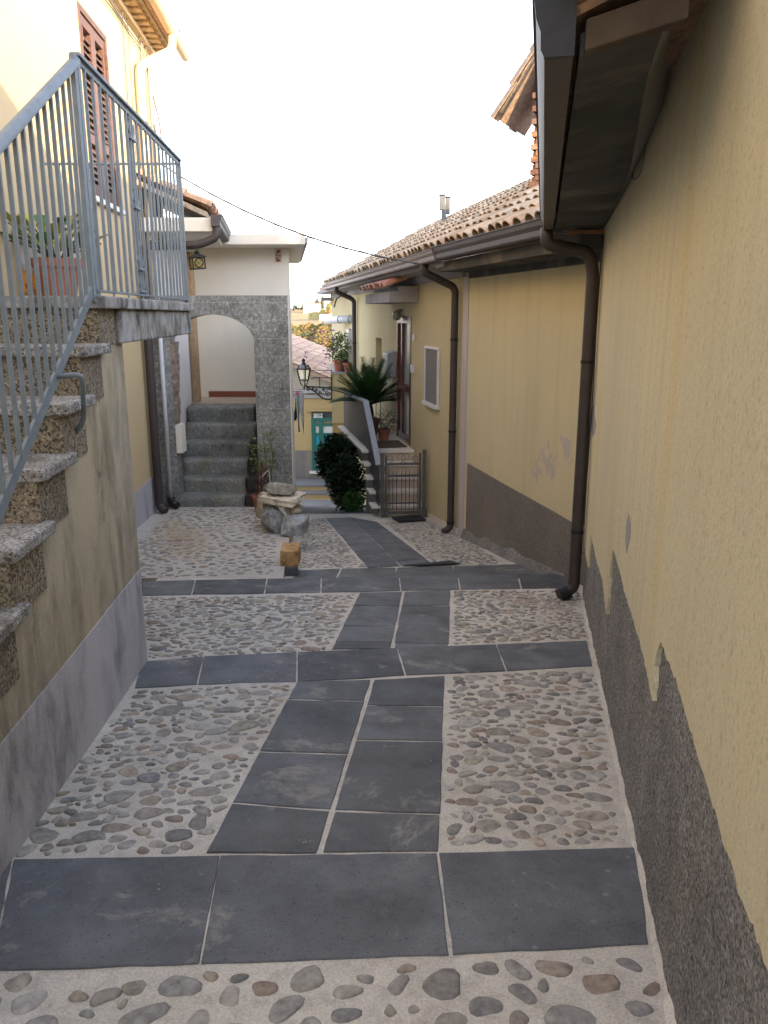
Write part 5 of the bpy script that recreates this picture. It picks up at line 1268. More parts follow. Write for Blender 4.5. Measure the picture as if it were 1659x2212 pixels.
mb.build('amber_pane', M['amber'], LN, recalc=False)
mb = MB(); E = .102
base_ = [lq(-E, -E, .055), lq(E, -E, .055), lq(E, E, .055), lq(-E, E, .055)]; t_ = [lq(-.02, -.02, .105), lq(.02, -.02, .105), lq(.02, .02, .105), lq(-.02, .02, .105)]
mb.hexa(base_, t_); mb.lathe(b0, [(.02, .10), (.03, .112), (.045, .118), (.02, .126), (.008, .14), (.001, .145)], 10); mb.build('cap', M['iron'], LN)
# ================================================================== loose stones
def stone(px, Yd, size, rot, seed, col, label, boxy=.6, rough=.12, z=None, mat='stoneA'):
    mb = MB(); c = at_Y(px[0], px[1], Yd)
    rock(mb, c, size, rot, seed, boxy, rough, col); o = mb.build('stone', M[mat], smooth=False); tag(o, label, 'stone', 'stones piled by the arch pillar'); return o
G_ = (.27, .275, .265)
stone((590, 1120), 8.55, (.24, .26, .26), (.1, .25, .2), 1, (.25, .26, .25), 'grey angular stone tilted at the left foot of the stone pile', .75, .13)
stone((637, 1134), 8.40, (.275, .24, .21), (-.05, .05, -.1), 2, (.30, .31, .31), 'pale grey rounded stone at the right foot of the stone pile', .62, .1)
stone((633, 1101), 8.62, (.19, .20, .14), (0, .03, .15), 3, (.40, .33, .25), 'small tan block of stone under the cream slab', .8, .1)
stone((580, 1092), 8.85, (.22, .24, .30), (0, .1, .5), 6, (.38, .33, .24), 'tan stone standing behind the grey one in the pile', .75, .1)
stone((612, 1075), 8.62, (.40, .34, .075), (.10, .07, -.35), 4, (.60, .54, .42), 'flat cream stone slab lying across the pile', .96, .05)
stone((612, 1057), 8.62, (.29, .22, .13), (.05, .08, .2), 5, (.27, .255, .21), 'grey and brown stone resting on top of the cream slab', .55, .2)
mb = MB(); p0 = gT(625, 1222); c = Vector((p0.x + .0, 7.22, zT(7.2) + .075)); rock(mb, c, (.168, .30, .150), (0, 0, .02), 8, .97, .035, (.42, .25, .105)); tag(mb.build('tuff_block', M['stoneA']), 'orange-brown block of stone set on the terrace edge', 'stone')
mb = MB(); mb.box((c.x, 7.05, zT(7.1) - .08), (.17, .05, .15), 0, (.09, .095, .105)); mb.build('terrace_kerb', M['slab'], kind='structure')
mb = MB(); mb.C.append(None) if False else None

# ================================================================== plants
def pot(par, c, r, h, mat='terracotta'):
    mb = MB(); mb.lathe(c, [(r * .66, 0), (r * .92, h * .80), (r * 1.04, h * .80), (r * 1.06, h), (r * .96, h), (r * .90, h * .86), (.001, h * .84)], 28); mb.lathe(c, [(.001, .0), (r * .66, 0)], 28)
    return mb.build('pot', M[mat], par, smooth=False, bevel=0)
def soil(par, c, r, h):
    mb = MB(); mb.lathe(c + Vector((0, 0, h * .86)), [(r * .9, 0), (r * .5, .012), (.001, .018)], 20); return mb.build('soil', M['soil'], par, smooth=True)
GR = [(.045, .085, .02), (.06, .11, .025), (.035, .07, .02), (.08, .13, .03)]
# by the arch pillar: straggly climber tied to canes
p = gT(572, 1101); p = Vector((p.x, 9.62, zT(9.62)))
PP = thing('potted_plant', p, 'terracotta pot with a straggly climber at the arch pillar', 'plant'); rp = random.Random(12)
h_ = .235; pot(PP, p, .115, h_); soil(PP, p, .115, h_)
mb = MB(); lm = MB(); tops = [at_Y(x, y, 9.62) for x, y in ((541, 960), (556, 965), (568, 940), (583, 930), (577, 960), (590, 975), (562, 985), (547, 975))]
for t in tops:
    a = p + Vector((rp.uniform(-.02, .06), 0, h_)); m = (a + t) / 2 + Vector((rp.uniform(-.05, .05) + .03, rp.uniform(-.05, .05), -.05)); pts = bez([a, m, t], 8); mb.tube(pts, [.006 - .003 * i / (len(pts) - 1) for i in range(len(pts))], 5)
    for k in range(26):
        q = pts[int(len(pts) * (.62 + .38 * rp.random())) - 1] + Vector((rp.gauss(0, .04), rp.gauss(0, .04), rp.gauss(0, .035)))
        leafq(lm, q, (rp.uniform(-1, 1), rp.uniform(-1, 1), rp.uniform(-.6, .8)), rp.uniform(.018, .03), rp.uniform(.03, .05), rp.choice([(.10, .19, .03), (.14, .24, .05), (.08, .15, .03), (.18, .24, .07)]))
sm = simple('brown_stem', (.11, .06, .035), .8)
mb.build('stem', sm, PP, smooth=True); lm.build('leaves', M['leaf'], PP, recalc=False)
mb = MB()      # dry reddish leaves bunched under the tie
for k in range(150):
    t = rp.random(); q = p + Vector((.055, -.02, h_ + .02)) + Vector((rp.gauss(0, .05 * (1.2 - t)), rp.gauss(0, .04), t * .34))
    leafq(mb, q, (rp.gauss(0, .3), rp.gauss(0, .3), rp.choice((-1, 1))), .02, rp.uniform(.06, .12), rp.choice([(.13, .05, .05), (.17, .09, .06), (.11, .06, .06), (.20, .15, .11)]))
mb.build('dry_leaves', M['leaf'], PP, recalc=False)
mb = MB(); mb.tube(bez([at_Y(566, 1030, 9.5), at_Y(577, 1018, 9.5), at_Y(581, 1020, 9.5), at_Y(584, 1043, 9.5), at_Y(586, 1052, 9.5)], 6), .006, 6); mb.build('string_tie', M['curtain'], PP)
# big plant on the landing of the staircase
p = Vector((at_Y(130, 640, 6.0).x + .02, 5.95, 1.69))
PL = thing('potted_plant', p, 'terracotta pot with large fleshy green leaves on the staircase landing', 'plant'); rp = random.Random(5)
pot(PL, p, .165, .30); soil(PL, p, .165, .30)
mb = MB()
def broad(mb, base, d, w, l, col):
    d = Vector(d).normalized(); s = d.cross(Vector((0, 0, 1))); s = s.normalized() if s.length > .05 else Vector((1, 0, 0)); n_ = s.cross(d)
    pts = []; rows = 6
    for i in range(rows + 1):
        t = i / rows; ww = w * math.sin(math.pi * (t * .86 + .12)) ** .8; c = base + d * l * t - Vector((0, 0, 1)) * l * .25 * t * t
        for k in (-1, 0, 1): pts.append(c + s * ww * k * .5 + n_ * abs(k) * w * .10)
    mb.add(pts, [(i * 3 + k, i * 3 + k + 1, (i + 1) * 3 + k + 1, (i + 1) * 3 + k) for i in range(rows) for k in (0, 1)], col)
for k in range(44):
    a = rp.uniform(0, 6.28); el = rp.uniform(.1, 1.0); L = rp.uniform(.08, .27); q = p + Vector((math.cos(a) * .05, math.sin(a) * .05, .30)); st = q + Vector((math.cos(a) * L, math.sin(a) * L, .04 + el * .22))
    mb.tube([q, (q + st) / 2 + Vector((0, 0, .03)), st], .006, 5, col=(.07, .10, .04))
    broad(mb, st, (math.cos(a), math.sin(a), rp.uniform(.5, 1.6)), rp.uniform(.09, .13), rp.uniform(.11, .17), rp.choice([(.05, .12, .03), (.07, .15, .035), (.04, .09, .025), (.24, .25, .03)] if k % 6 else [(.30, .30, .03)]))
mb.build('leaves', M['leaf'], PL, smooth=True, recalc=False)
# opened bag of potting soil beside it
q = p + Vector((-.26, .12, 0))
SBG = thing('soil_bag', q, 'half empty orange and clear plastic soil bag behind the landing pot', 'bag')
mb = MB(); rock(mb, q + Vector((0, 0, .12)), (.20, .15, .24), (0, 0, .2), 3, .8, .08, (.62, .26, .05)); mb.build('bag_body', M['cloth'], SBG, smooth=True)
mb = MB(); rock(mb, q + Vector((.0, 0, .32)), (.17, .12, .22), (0, .1, .2), 5, .7, .2, (.55, .52, .50)); mb.build('bag_top', M['cloth'], SBG, smooth=True)
def text(s, loc, size, rot, mat, par, name='lettering'):
    cu = bpy.data.curves.new(name, 'FONT'); cu.body = s; cu.size = size; cu.extrude = .001; cu.align_x = 'CENTER'; cu.materials.append(mat)
    tmp = bpy.data.objects.new(name, cu); COL.objects.link(tmp); me = bpy.data.meshes.new_from_object(tmp.evaluated_get(bpy.context.evaluated_depsgraph_get())); bpy.data.objects.remove(tmp); me.materials.clear(); me.materials.append(mat); o = bpy.data.objects.new(name, me); COL.objects.link(o); o.parent = par; o.location = Vector(loc) - par.location; o.rotation_euler = rot; return o
red = simple('dark_red_ink', (.20, .02, .02), .6)
text('nt', q + Vector((.03, -.088, .10)), .07, (math.pi / 2, 0, .0), red, SBG)
# sago palm on the landing
pb = Vector((at_Y(797, 900, 13.35).x, 13.35, LZ))
SP = thing('sago_palm', pb, 'dark green sago palm in a terracotta pot on the entrance landing', 'palm'); rp = random.Random(8)
pot(SP, pb, .19, .30)
mb = MB(); mb.tube([pb + Vector((0, 0, .24)), pb + Vector((0, 0, .40)), pb + Vector((.0, 0, .54))], [.075, .085, .06], 12); mb.build('trunk', simple('palm_trunk', (.07, .05, .035), .9, bump=.8, bscale=40), SP, smooth=True)
cr = pb + Vector((0, 0, .53)); mb = MB()
for k in range(64):
    a = k * 2.39996 + rp.uniform(-.15, .15); el = .35 + .95 * ((k % 32) / 32.0) + rp.uniform(-.08, .08); L = rp.uniform(.70, .92)
    d = Vector((math.cos(a) * math.cos(el), math.sin(a) * math.cos(el), math.sin(el))); pts = []
    if el < .6: L *= 1.0
    for i in range(13):
        t = i / 12; pts.append(cr + d * L * t + Vector((0, 0, -.26 * t * t * (1.15 - math.sin(el)) * 1.2)))
    c = rp.choice([(.028, .075, .016), (.038, .095, .02), (.02, .058, .015)])
    mb.tube(pts, [.009 - .006 * i / 12 for i in range(13)], 4, col=c)
    for i in range(34):
        t = .18 + .81 * i / 33; f = t * 12; j = min(11, int(f)); q = pts[j] + (pts[j + 1] - pts[j]) * (f - j); dd = (pts[j + 1] - pts[j]).normalized(); s = dd.cross(Vector((0, 0, 1)))
        s = s.normalized() if s.length > .02 else Vector((1, 0, 0)); n_ = s.cross(dd); l = .16 * math.sin(math.pi * (.18 + .8 * t)) ** .6 + .02
        for sg in (-1, 1):
            e = q + (s * sg * .80 + dd * .55 + n_ * .28).normalized() * l; w = dd * .0075; mb.add([q - w, q + w, e], [(0, 1, 2)], c)
mb.build('fronds', M['leaf'], SP, recalc=False)
# grey-leaved plant before it
def shrub(par, c, rx_, ry_, rz_, n_, cols, lw, ll, seed, name='leaves', up=.2, shell=.55):
    r = random.Random(seed); mb = MB()
    for k in range(n_):
        while True:
            v = Vector((r.uniform(-1, 1), r.uniform(-1, 1), r.uniform(-1, 1)))
            if .02 < v.length <= 1: break
        v = v.normalized() * (shell + (1 - shell) * r.random() ** .7) * (1 + .22 * mnoise.noise(v.normalized() * 2.2 + Vector((seed, 0, 0))) + .12 * mnoise.noise(v.normalized() * 5 + Vector((seed, 3, 0))))
        q = Vector(c) + Vector((v.x * rx_, v.y * ry_, v.z * rz_)); leafq(mb, q, v.normalized() + Vector((r.gauss(0, .6), r.gauss(0, .6), r.gauss(up, .5))), lw * r.uniform(.7, 1.2), ll * r.uniform(.7, 1.3), r.choice(cols))
    return mb.build(name, M['leaf'], par, recalc=False)
p = Vector((at_Y(829, 940, 12.85).x, 12.95, LZ)); GP = thing('potted_plant', p, 'terracotta pot with feathery grey-green foliage beside the glass door', 'plant'); pot(GP, p, .11, .19); soil(GP, p, .11, .19)
shrub(GP, p + Vector((.04, 0, .30)), .26, .2, .20, 620, [(.07, .085, .06), (.10, .115, .085), (.05, .065, .045)], .008, .075, 4, shell=.1)
mb = MB(); [mb.tube([p + Vector((0, 0, .15)), p + Vector((math.cos(k) * .15, math.sin(k) * .1, .36))], .004, 4) for k in range(9)]; mb.build('stem', sm, GP)
# flower pots on the balcony ledge
pz = zt_ + .05; p = at_Y(727, 800, 18.45); p.z = pz; FP = thing('potted_plant', p, 'purple flowering plant in a terracotta pot on the balcony ledge', 'plant'); pot(FP, p + Vector((.05, 0, 0)), .13, .26)
shrub(FP, p + Vector((.12, 0, .52)), .32, .25, .34, 900, [(.06, .11, .03), (.09, .15, .04), (.12, .18, .06)], .035, .07, 6, shell=.3)
mb = MB(); rp = random.Random(9)
for k in range(26):
    v = Vector((rp.gauss(-.12, .25), rp.gauss(-.1, .15), rp.gauss(.62, .2)))
    for j in range(5): leafq(mb, p + v, (rp.gauss(0, 1), rp.gauss(0, 1), rp.gauss(.2, .6)), .035, .05, (.26, .09, .34))
mb.build('flowers', M['leaf'], FP, recalc=False)['kind'] = 'stuff'
p = at_Y(743, 805, 18.5); p.z = pz; F2 = thing('potted_plant', p, 'dark green pot of trailing leaves behind the flowering pot on the ledge', 'plant'); pot(F2, p, .15, .26, 'panel')
shrub(F2, p + Vector((0, 0, .33)), .2, .2, .12, 250, GR, .03, .06, 16, shell=.2)
p = at_Y(765, 805, 18.0); p.z = pz - .02; F3 = thing('potted_plant', p + Vector((-.15, .3, .02)), 'small terracotta pot with a thin sprig beside the downpipe', 'plant'); p = Vector(F3.location); pot(F3, p, .11, .2)
shrub(F3, p + Vector((0, 0, .42)), .09, .09, .24, 120, [(.09, .15, .04)], .02, .05, 17, shell=.1)
# dark round tree below the landing
tb = Vector((at_Y(748, 1095, 13.6).x - .02, 13.3, zC(13.3))); TR = thing('clipped_tree', tb, 'dark round clipped tree growing beside the entrance steps', 'tree')
cc_ = at_Y(728, 990, 13.3)
mb = MB(); mb.tube(bez([tb, tb + Vector((.0, 0, .35)), cc_ + Vector((.06, 0, -.28)), cc_], 6), [.05] * 6 + [.045] * 6 + [.035] * 7, 9)
for k in range(7):
    a = k * .9; mb.tube([cc_ + Vector((.03, 0, -.2)), cc_ + Vector((math.cos(a) * .25, math.sin(a) * .22, .12 * math.sin(k * 2)))], .012, 5)
mb.build('trunk', sm, TR, smooth=True)
DK = [(.012, .026, .010), (.018, .036, .013), (.010, .020, .009), (.024, .045, .015)]
cm = MB()
shrub(TR, cc_, .335, .34, .40, 3800, DK, .032, .085, 23, 'crown', shell=.25)
p = at_Y(752, 1068, 12.9); p.z = zC(12.9); BS = thing('shrub', p, 'loose dark leafy shrub at the foot of the round tree', 'shrub')
shrub(BS, p + Vector((0, 0, .46)), .33, .30, .48, 4200, DK + [(.03, .06, .015)], .028, .07, 29, 'foliage', shell=.15)
mb = MB()
for k in range(8): mb.tube([p, p + Vector((math.cos(k) * .2, math.sin(k) * .2, .7))], .009, 5)
mb.build('stem', sm, BS)
p = at_Y(765, 1098, 12.3); p.z = zC(12.3); B2 = thing('shrub', p, 'low bright green shrub against the side wall of the entrance steps', 'shrub')
shrub(B2, p + Vector((0, 0, .16)), .19, .18, .19, 800, [(.03, .085, .012), (.045, .11, .018), (.02, .06, .012)], .022, .05, 31, 'foliage', shell=.15)
mb = MB(); [mb.tube([p, p + Vector((math.cos(k * 2) * .1, math.sin(k * 2) * .1, .2))], .006, 5) for k in range(4)]; mb.build('stem', sm, B2)
mb = MB(); x0_ = at_Y(718, 1088, 12.0)
q0, q1 = at_Y(719, 1060, 13.9), at_Y(745, 1060, 13.9)
mb.box(((q0.x + q1.x) / 2, 14.2, zC(14.0) + .28), (q1.x - q0.x, .6, .75)); tag(mb.build('planter_wall', M['greyplaster'], bevel=.01), 'low grey planter wall behind the dark shrub', 'wall') if False else None

# ================================================================== street lantern on a scrolled bracket
Ys = 18.2
SLn = thing('street_lantern', at_Y(716, 858, Ys), 'black four-sided glass street lantern on a scrolled iron wall bracket', 'street lamp')
def S(x, y): return at_Y(x, y, Ys)
k_ = S(657, 800).x - S(656, 800).x
lc = S(656, 800); 
def zr(y): return S(656, y).z
mb = MB(); r_t, r_b = 15.5 * k_ / 1.25, 10 * k_ / 1.25; zt_l, zb_l = zr(797), zr(821)
def cn(i, r, z): a = math.pi / 4 * 0 + math.pi / 2 * i + .35; return Vector((lc.x + r * math.cos(a) * 1.2, Ys + r * math.sin(a) * 1.2, z))
for i in range(4):
    mb.bar(cn(i, r_t, zt_l), cn(i, r_b, zb_l), .026, .026); mb.bar(cn(i, r_t, zt_l), cn(i + 1, r_t, zt_l), .03, .03); mb.bar(cn(i, r_b, zb_l), cn(i + 1, r_b, zb_l), .024, .024)
    mb.bar(cn(i, r_t, zt_l), cn(i, r_t * .62, zr(788)), .022, .022)
    mb.tube(bez([cn(i, r_b * .95, zb_l), cn(i, r_b * .75, zr(828)), Vector((lc.x, Ys, zr(838)))], 5), .012, 6)
mb.build('cage', M['iron'], SLn)
mb = MB()
for i in range(4): mb.quad(cn(i, r_t * .96, zt_l), cn(i + 1, r_t * .96, zt_l), cn(i + 1, r_b * .96, zb_l), cn(i, r_b * .96, zb_l)); mb.quad(cn(i, r_t * .96, zt_l), cn(i + 1, r_t * .96, zt_l), cn(i + 1, r_t * .6, zr(788)), cn(i, r_t * .6, zr(788)))
mb.build('glass', M['clear'], SLn, recalc=False)
mb = MB(); mb.lathe(Vector((lc.x, Ys, 0)), [(9.5 * k_, zr(796)), (7 * k_, zr(790)), (4 * k_, zr(784)), (2.6 * k_, zr(781.5)), (4.2 * k_, zr(779.5)), (4.2 * k_, zr(777.5)), (2.2 * k_, zr(776)), (2.4 * k_, zr(775)), (.001, zr(774))], 14); mb.build('cap', M['iron'], SLn, smooth=True)
mb = MB(); mb.tube([Vector((lc.x, Ys, zr(835))), Vector((lc.x, Ys, zr(813)))], .035, 10); mb.lathe(Vector((lc.x, Ys, zr(812))), [(.02, -.02), (.05, .03), (.055, .12), (.02, .18), (.001, .19)], 12); mb.build('bulb', M['curtain'], SLn, smooth=True)
mb = MB(); mb.tube([Vector((lc.x, Ys, zr(842))), Vector((lc.x, Ys, zr(826)))], .02, 8); mb.bar(S(656, 834.5), S(716.5, 838), .03, .035)
mb.tube(bez([S(662, 836), S(680, 846), S(694, 858), S(706, 863), S(715, 862)], 8), .018, 8); mb.bar(S(716, 800), S(716, 868), .025, .03, up=(0, 1, 0))
for cx_, cy_, r in ((666, 841, 4), (684, 842.5, 3.2), (692, 848, 4.2), (700, 842, 4), (709, 850, 6.5), (676, 840, 2.4)):
    mb.tube(spiral(S(cx_, cy_), r * k_, r * k_ * .2, 1.57, 1.57 + 8.5, 26, Vector((1, 0, 0)), Vector((0, 0, 1))), .012, 6)
mb.tube(bez([S(672, 818), S(684, 815), S(700, 816), S(716, 816)], 5), .011, 6); mb.tube([S(690, 816), S(691, 836)], .01, 6); mb.tube([S(668, 800), S(716, 800)], .007, 6)
mb.build('bracket', M['iron'], SLn)
# ================================================================== washing on a short line
YL = 16.9
def Lp(x, y): return at_Y(x, y, YL)
CR = thing('clothes_rail', Lp(632, 850), 'thin iron drying rail sticking out from the back of the cream building', 'rail')
mb = MB(); mb.tube([Lp(628, 846), Lp(654.5, 846)], .008, 6); mb.tube([Lp(626, 855.5), Lp(656, 855.5)], .010, 6); mb.build('rod', M['iron'], CR)
rp = random.Random(6)
def hang(name, poly, Yd, col, label, cat, wave=.02):
    """a hanging cloth: px outline rows [(y,xl,xr)]"""
    mb = MB(); vs = []; nx = 8
    for j, (y, a, b) in enumerate(poly):
        for i in range(nx + 1):
            q = at_Y(a + (b - a) * i / nx, y, Yd); q.y += wave * math.sin(i * 1.9 + j * .25) ; vs.append(q)
    fs = [(j * (nx + 1) + i, j * (nx + 1) + i + 1, (j + 1) * (nx + 1) + i + 1, (j + 1) * (nx + 1) + i) for j in range(len(poly) - 1) for i in range(nx)]
    cols = col if isinstance(col, list) else None
    for f in fs:
        pass
    if cols:
        for n_, f in enumerate(fs): mb.F.append(list(f)); mb.C.append(cols[(n_ // nx) * len(cols) // (len(poly) - 1)] if len(cols) < 8 else cols[n_ % nx])
        mb.V = vs
    else: mb.add(vs, fs, col)
    o = mb.build(name, M['cloth'], smooth=True); m = o.modifiers.new('thick', 'SOLIDIFY'); m.thickness = .012
    return tag(o, label, cat)
hang('hanging_garment', [(844.5, 640.5, 643.5), (847, 638.5, 645.5), (850, 636.5, 647), (853, 638, 646.5), (856, 640, 645.5), (859, 640.5, 645)], YL - .03, [(.48, .16, .24), (.5, .22, .3), (.42, .1, .16), (.5, .3, .38), (.45, .2, .28)], 'bunched pink garment knotted at the top of the drying rail', 'garment')
hang('hanging_shirt', [(858, 638.5, 646.5), (868, 637.8, 647), (882, 636.8, 647.5), (892, 635.2, 648), (900, 634.5, 646), (904, 634.2, 641), (908, 636.5, 640)], YL + .02, (.012, .012, .016), 'black garment hanging on the drying rail behind the striped scarf', 'garment', .03)
hang('hanging_scarf', [(855, 640.5, 646), (868, 640.5, 645.8), (885, 641.5, 645.5), (905, 642.2, 646), (922, 643, 647), (933, 643.8, 647.6)], YL - .06, [(.28, .33, .34), (.05, .09, .10), (.30, .38, .34), (.10, .17, .15), (.33, .38, .38), (.06, .10, .10), (.26, .34, .3), (.30, .36, .36)], 'grey and green striped scarf hanging over the black garment', 'scarf')
UM = thing('closed_umbrella', Lp(653, 900), 'closed pale grey umbrella hanging point down beside the scarf', 'umbrella')
mb = MB(); q = [Lp(651.3, 845), Lp(651.8, 856), Lp(652, 875), Lp(653.5, 900), Lp(654.5, 915)]; mb.tube(q, [.008, .045, .04, .035, .022], 12); mb.build('canopy', simple('grey_nylon', (.30, .31, .35), .6), UM, smooth=True)
mb = MB(); mb.tube([Lp(654.4, 914), Lp(656.3, 938)], [.02, .003], 8); mb.build('tip', M['gate'], UM)

# ================================================================== far building with the green door
FB = thing('ochre_building', (-2.5, 30, zC(25.6)), 'far ochre building with a green door and a broad pale tiled roof', 'building')
YF = 27.2
def Fp(x, y, dy=0.0): return at_Y(x, y, YF + dy)
xa, xb = Fp(560, 900).x, Fp(790, 900).x
zl = Fp(680, 848).z; zfl = Fp(680, 1032).z
mb = MB(); mb.hexa([Vector((xa, YF, zfl - 2)), Vector((xb, YF, zfl - 2)), Vector((xb, YF + 9, zfl - 2)), Vector((xa, YF + 9, zfl - 2))], [Vector((xa, YF, zl)), Vector((xb, YF, zl)), Vector((xb, YF + 9, zl)), Vector((xa, YF + 9, zl))]); mb.build('wall', M['yellowfar'], FB)
g0, g1 = Fp(631, 789), Fp(716, 823); sl_ = (g1.z - g0.z) / (g1.x - g0.x)
def zg(x): return g0.z + sl_ * (x - g0.x)
mb = MB(); mb.prism([Vector((xa, YF + .06, zl)), Vector((xb, YF + .06, zl)), Vector((xb, YF + .06, zg(xb))), Vector((xa, YF + .06, zg(xa)))], (0, 9, 0)); mb.build('gable_wall', M['farcream'], FB)
mb = MB(); mb.box(((xa + xb) / 2, YF + .1, zl + .05), (xb - xa, .5, .12)); mb.box(((xa + xb) / 2, YF + .1, zl - .12), (xb - xa, .34, .12)); mb.split('string_course', M['greyplaster'], FB)
mb = MB(); dn = Vector((1, 0, sl_)).normalized()
e0 = Vector((xb + .2, YF - .25, zg(xb + .2) + .10)); nR = int(13 / .21)
tile_roof(mb, e0, (0, 1, 0), -dn, nR, 19, pitch=.21, run=.36, r=.088, seed=61, cols=[(.50, .34, .25), (.56, .40, .30), (.46, .32, .25), (.60, .45, .36), (.42, .31, .25)], under=False, jit=.035)
pl = [Vector((xa, YF - .2, zg(xa) + .06)), Vector((xb + .1, YF - .2, zg(xb + .1) + .06)), Vector((xb + .1, YF + 12.8, zg(xb + .1) + .06)), Vector((xa, YF + 12.8, zg(xa) + .06))]; mb.hexa([p - Vector((0, 0, .10)) for p in pl], [p + Vector((0, 0, .03)) for p in pl], (.42, .30, .24))
mb.build('roof_tiles', M['oldtile'], FB)
mb = MB(); a_, b_ = Fp(632, 973, -.03), Fp(699, 973, -.03); zb_f, zt_f = Fp(650, 1031).z, Fp(650, 973).z; mb.box(((a_.x + Fp(697, 973).x) / 2, YF - .02, (zb_f + zt_f) / 2), (Fp(697, 973).x - a_.x + .6, .05, zt_f - zb_f)); mb.build('plinth', M['greyplaster'], FB) if False else mb.build('plinth', M['darkplinth'], FB)
xg0, xg1 = Fp(673, 900).x, Fp(728, 900).x; zd0, zd1, zdh = Fp(690, 1016).z, Fp(690, 906).z, Fp(690, 890).z
mb = MB(); mb.box(((xg0 + xg1) / 2, YF - .01, (zdh + .45 + zd0 - .12) / 2), (xg1 - xg0 + .24, .06, zdh + .45 - zd0 + .12)) if False else None
fr = MB(); w_ = .10
fr.box(((xg0 + xg1) / 2, YF - .02, zd1 + .0), (xg1 - xg0, .08, .12)); 
for x in (xg0 + .06, (xg0 + xg1) / 2 - .12, xg1 - .06): fr.box((x, YF - .02, (zd0 + zd1) / 2), (.14, .075, zd1 - zd0))
for y in (917, 938, 966, 1014): fr.box(((xg0 + xg1) / 2, YF - .018, Fp(690, y).z), (xg1 - xg0 - .02, .07, .10 if y != 966 else .2))
fr.box(((xg0 + xg1) / 2, YF - .008, (Fp(690, 966).z + zd0) / 2), (xg1 - xg0 - .02, .05, Fp(690, 966).z - zd0)); dr = fr.build('door', M['green'], FB)
mb = MB(); mb.box(((xg0 + xg1) / 2, YF - .006, (Fp(690, 915).z + Fp(690, 938).z) / 2), (xg1 - xg0 - .1, .03, Fp(690, 915).z - Fp(690, 938).z)); mb.build('curtained_pane', M['curtain'], dr)
mb = MB(); mb.box(((xg0 + xg1) / 2, YF - .005, (Fp(690, 938).z + Fp(690, 966).z) / 2), (xg1 - xg0 - .1, .03, Fp(690, 938).z - Fp(690, 966).z)); mb.build('blue_pane', M['cyan'], dr)
mb = MB(); mb.box(((xg0 + xg1) / 2, YF - .004, (zdh + zd1) / 2 + .03), (xg1 - xg0, .03, zdh - zd1)); tr = mb.build('transom', M['panel'], dr)
mb = MB(); s0, s1 = Fp(677, 899), Fp(697, 899); mb.box(((s0.x + s1.x) / 2, YF - .03, (Fp(680, 905).z + Fp(680, 893).z) / 2), (s1.x - s0.x, .02, Fp(680, 893).z - Fp(680, 905).z)); sg = mb.build('sign', M['curtain'], FB)
t_ = text('N VINI', ((s0.x + s1.x) / 2, YF - .0415, Fp(680, 900).z), .155, (math.pi / 2, 0, 0), M['iron'], FB, 'sign_lettering')
mb = MB(); mb.box(((xg0 + xg1) / 2, YF - .06, zd0 - .05), (xg1 - xg0 + .2, .18, .09)); mb.build('threshold', M['marble'], FB)
mb = MB(); mb.box(((xg0 + xg1) / 2 + .1, YF - .06, zdh + .06), (xg1 - xg0 + .5, .14, .05)); mb.build('lintel', M['yellowfar'], FB)
fs = thing('ochre_steps', Fp(680, 1078, -1), 'two low ochre-edged steps before the far green door', 'steps')
ya, yb_, yc_ = at_Y(680, 1079, 25.7).y, 26.05, 26.4
for k, (y0, yt, ybot) in enumerate(((25.72, 1064.5, 1079), (26.1, 1047, 1062))):
    z_t, z_b = at_Y(680, yt, y0).z, at_Y(680, ybot, y0).z - .3
    mb = MB(); mb.box(((xa + xb) / 2, (y0 + YF) / 2, (z_t + z_b) / 2 - .03), (xb - xa, YF - y0, z_t - z_b - .06)); st = mb.build('step', M['yellowfar'], fs)
    mb = MB(); mb.box(((xa + xb) / 2, (y0 + YF) / 2 - .02, z_t - .03), (xb - xa, YF - y0 + .04 - .002, .06)); mb.build('tread', M['concrete'], st)

NB = thing('added_shade_house', (5, 27, -4), 'unseen ochre house added to keep the sun off the far building', 'house')  # out of view, added to shade the far building and its roof
mb = MB(); mb.box((5.2, 27.2, -.6), (9.0, 9.6, 7.4)); mb.build('wall', M['yellowfar'], NB)
mb = MB(); mb.add([(.5, 22.2, 3.1), (9.9, 22.2, 3.1), (9.9, 32.2, 3.1), (.5, 32.2, 3.1), (5.2, 22.2, 4.6), (5.2, 32.2, 4.6)], [(0, 1, 4), (2, 3, 5), (0, 4, 5, 3), (1, 2, 5, 4), (3, 2, 1, 0)], (.42, .27, .19)); mb.build('roof', M['tile'], NB)
# ================================================================== overhead cable
CB0 = Vector((WH.p(11.35, 0, .02).x, 11.35, at_Y(322, 352, 11.35).z)); p1 = at_Y(885, 549, 9.9); CB1 = W3.p(9.55, 2.14, .30)
pts = []
for i in range(41):
    t = i / 40; q = CB0 + (CB1 - CB0) * t; q.z -= .22 * 4 * t * (1 - t); pts.append(q)
mb = MB(); mb.tube(pts, .011, 6); mb.tube([q + Vector((0, 0, .012 * math.sin(i * 1.3))) for i, q in enumerate(pts)], .005, 5)
tag(mb.build('overhead_cable', M['cable'], smooth=True), 'grey cable slung across the alley from the cream house to the tiled eaves', 'cable')

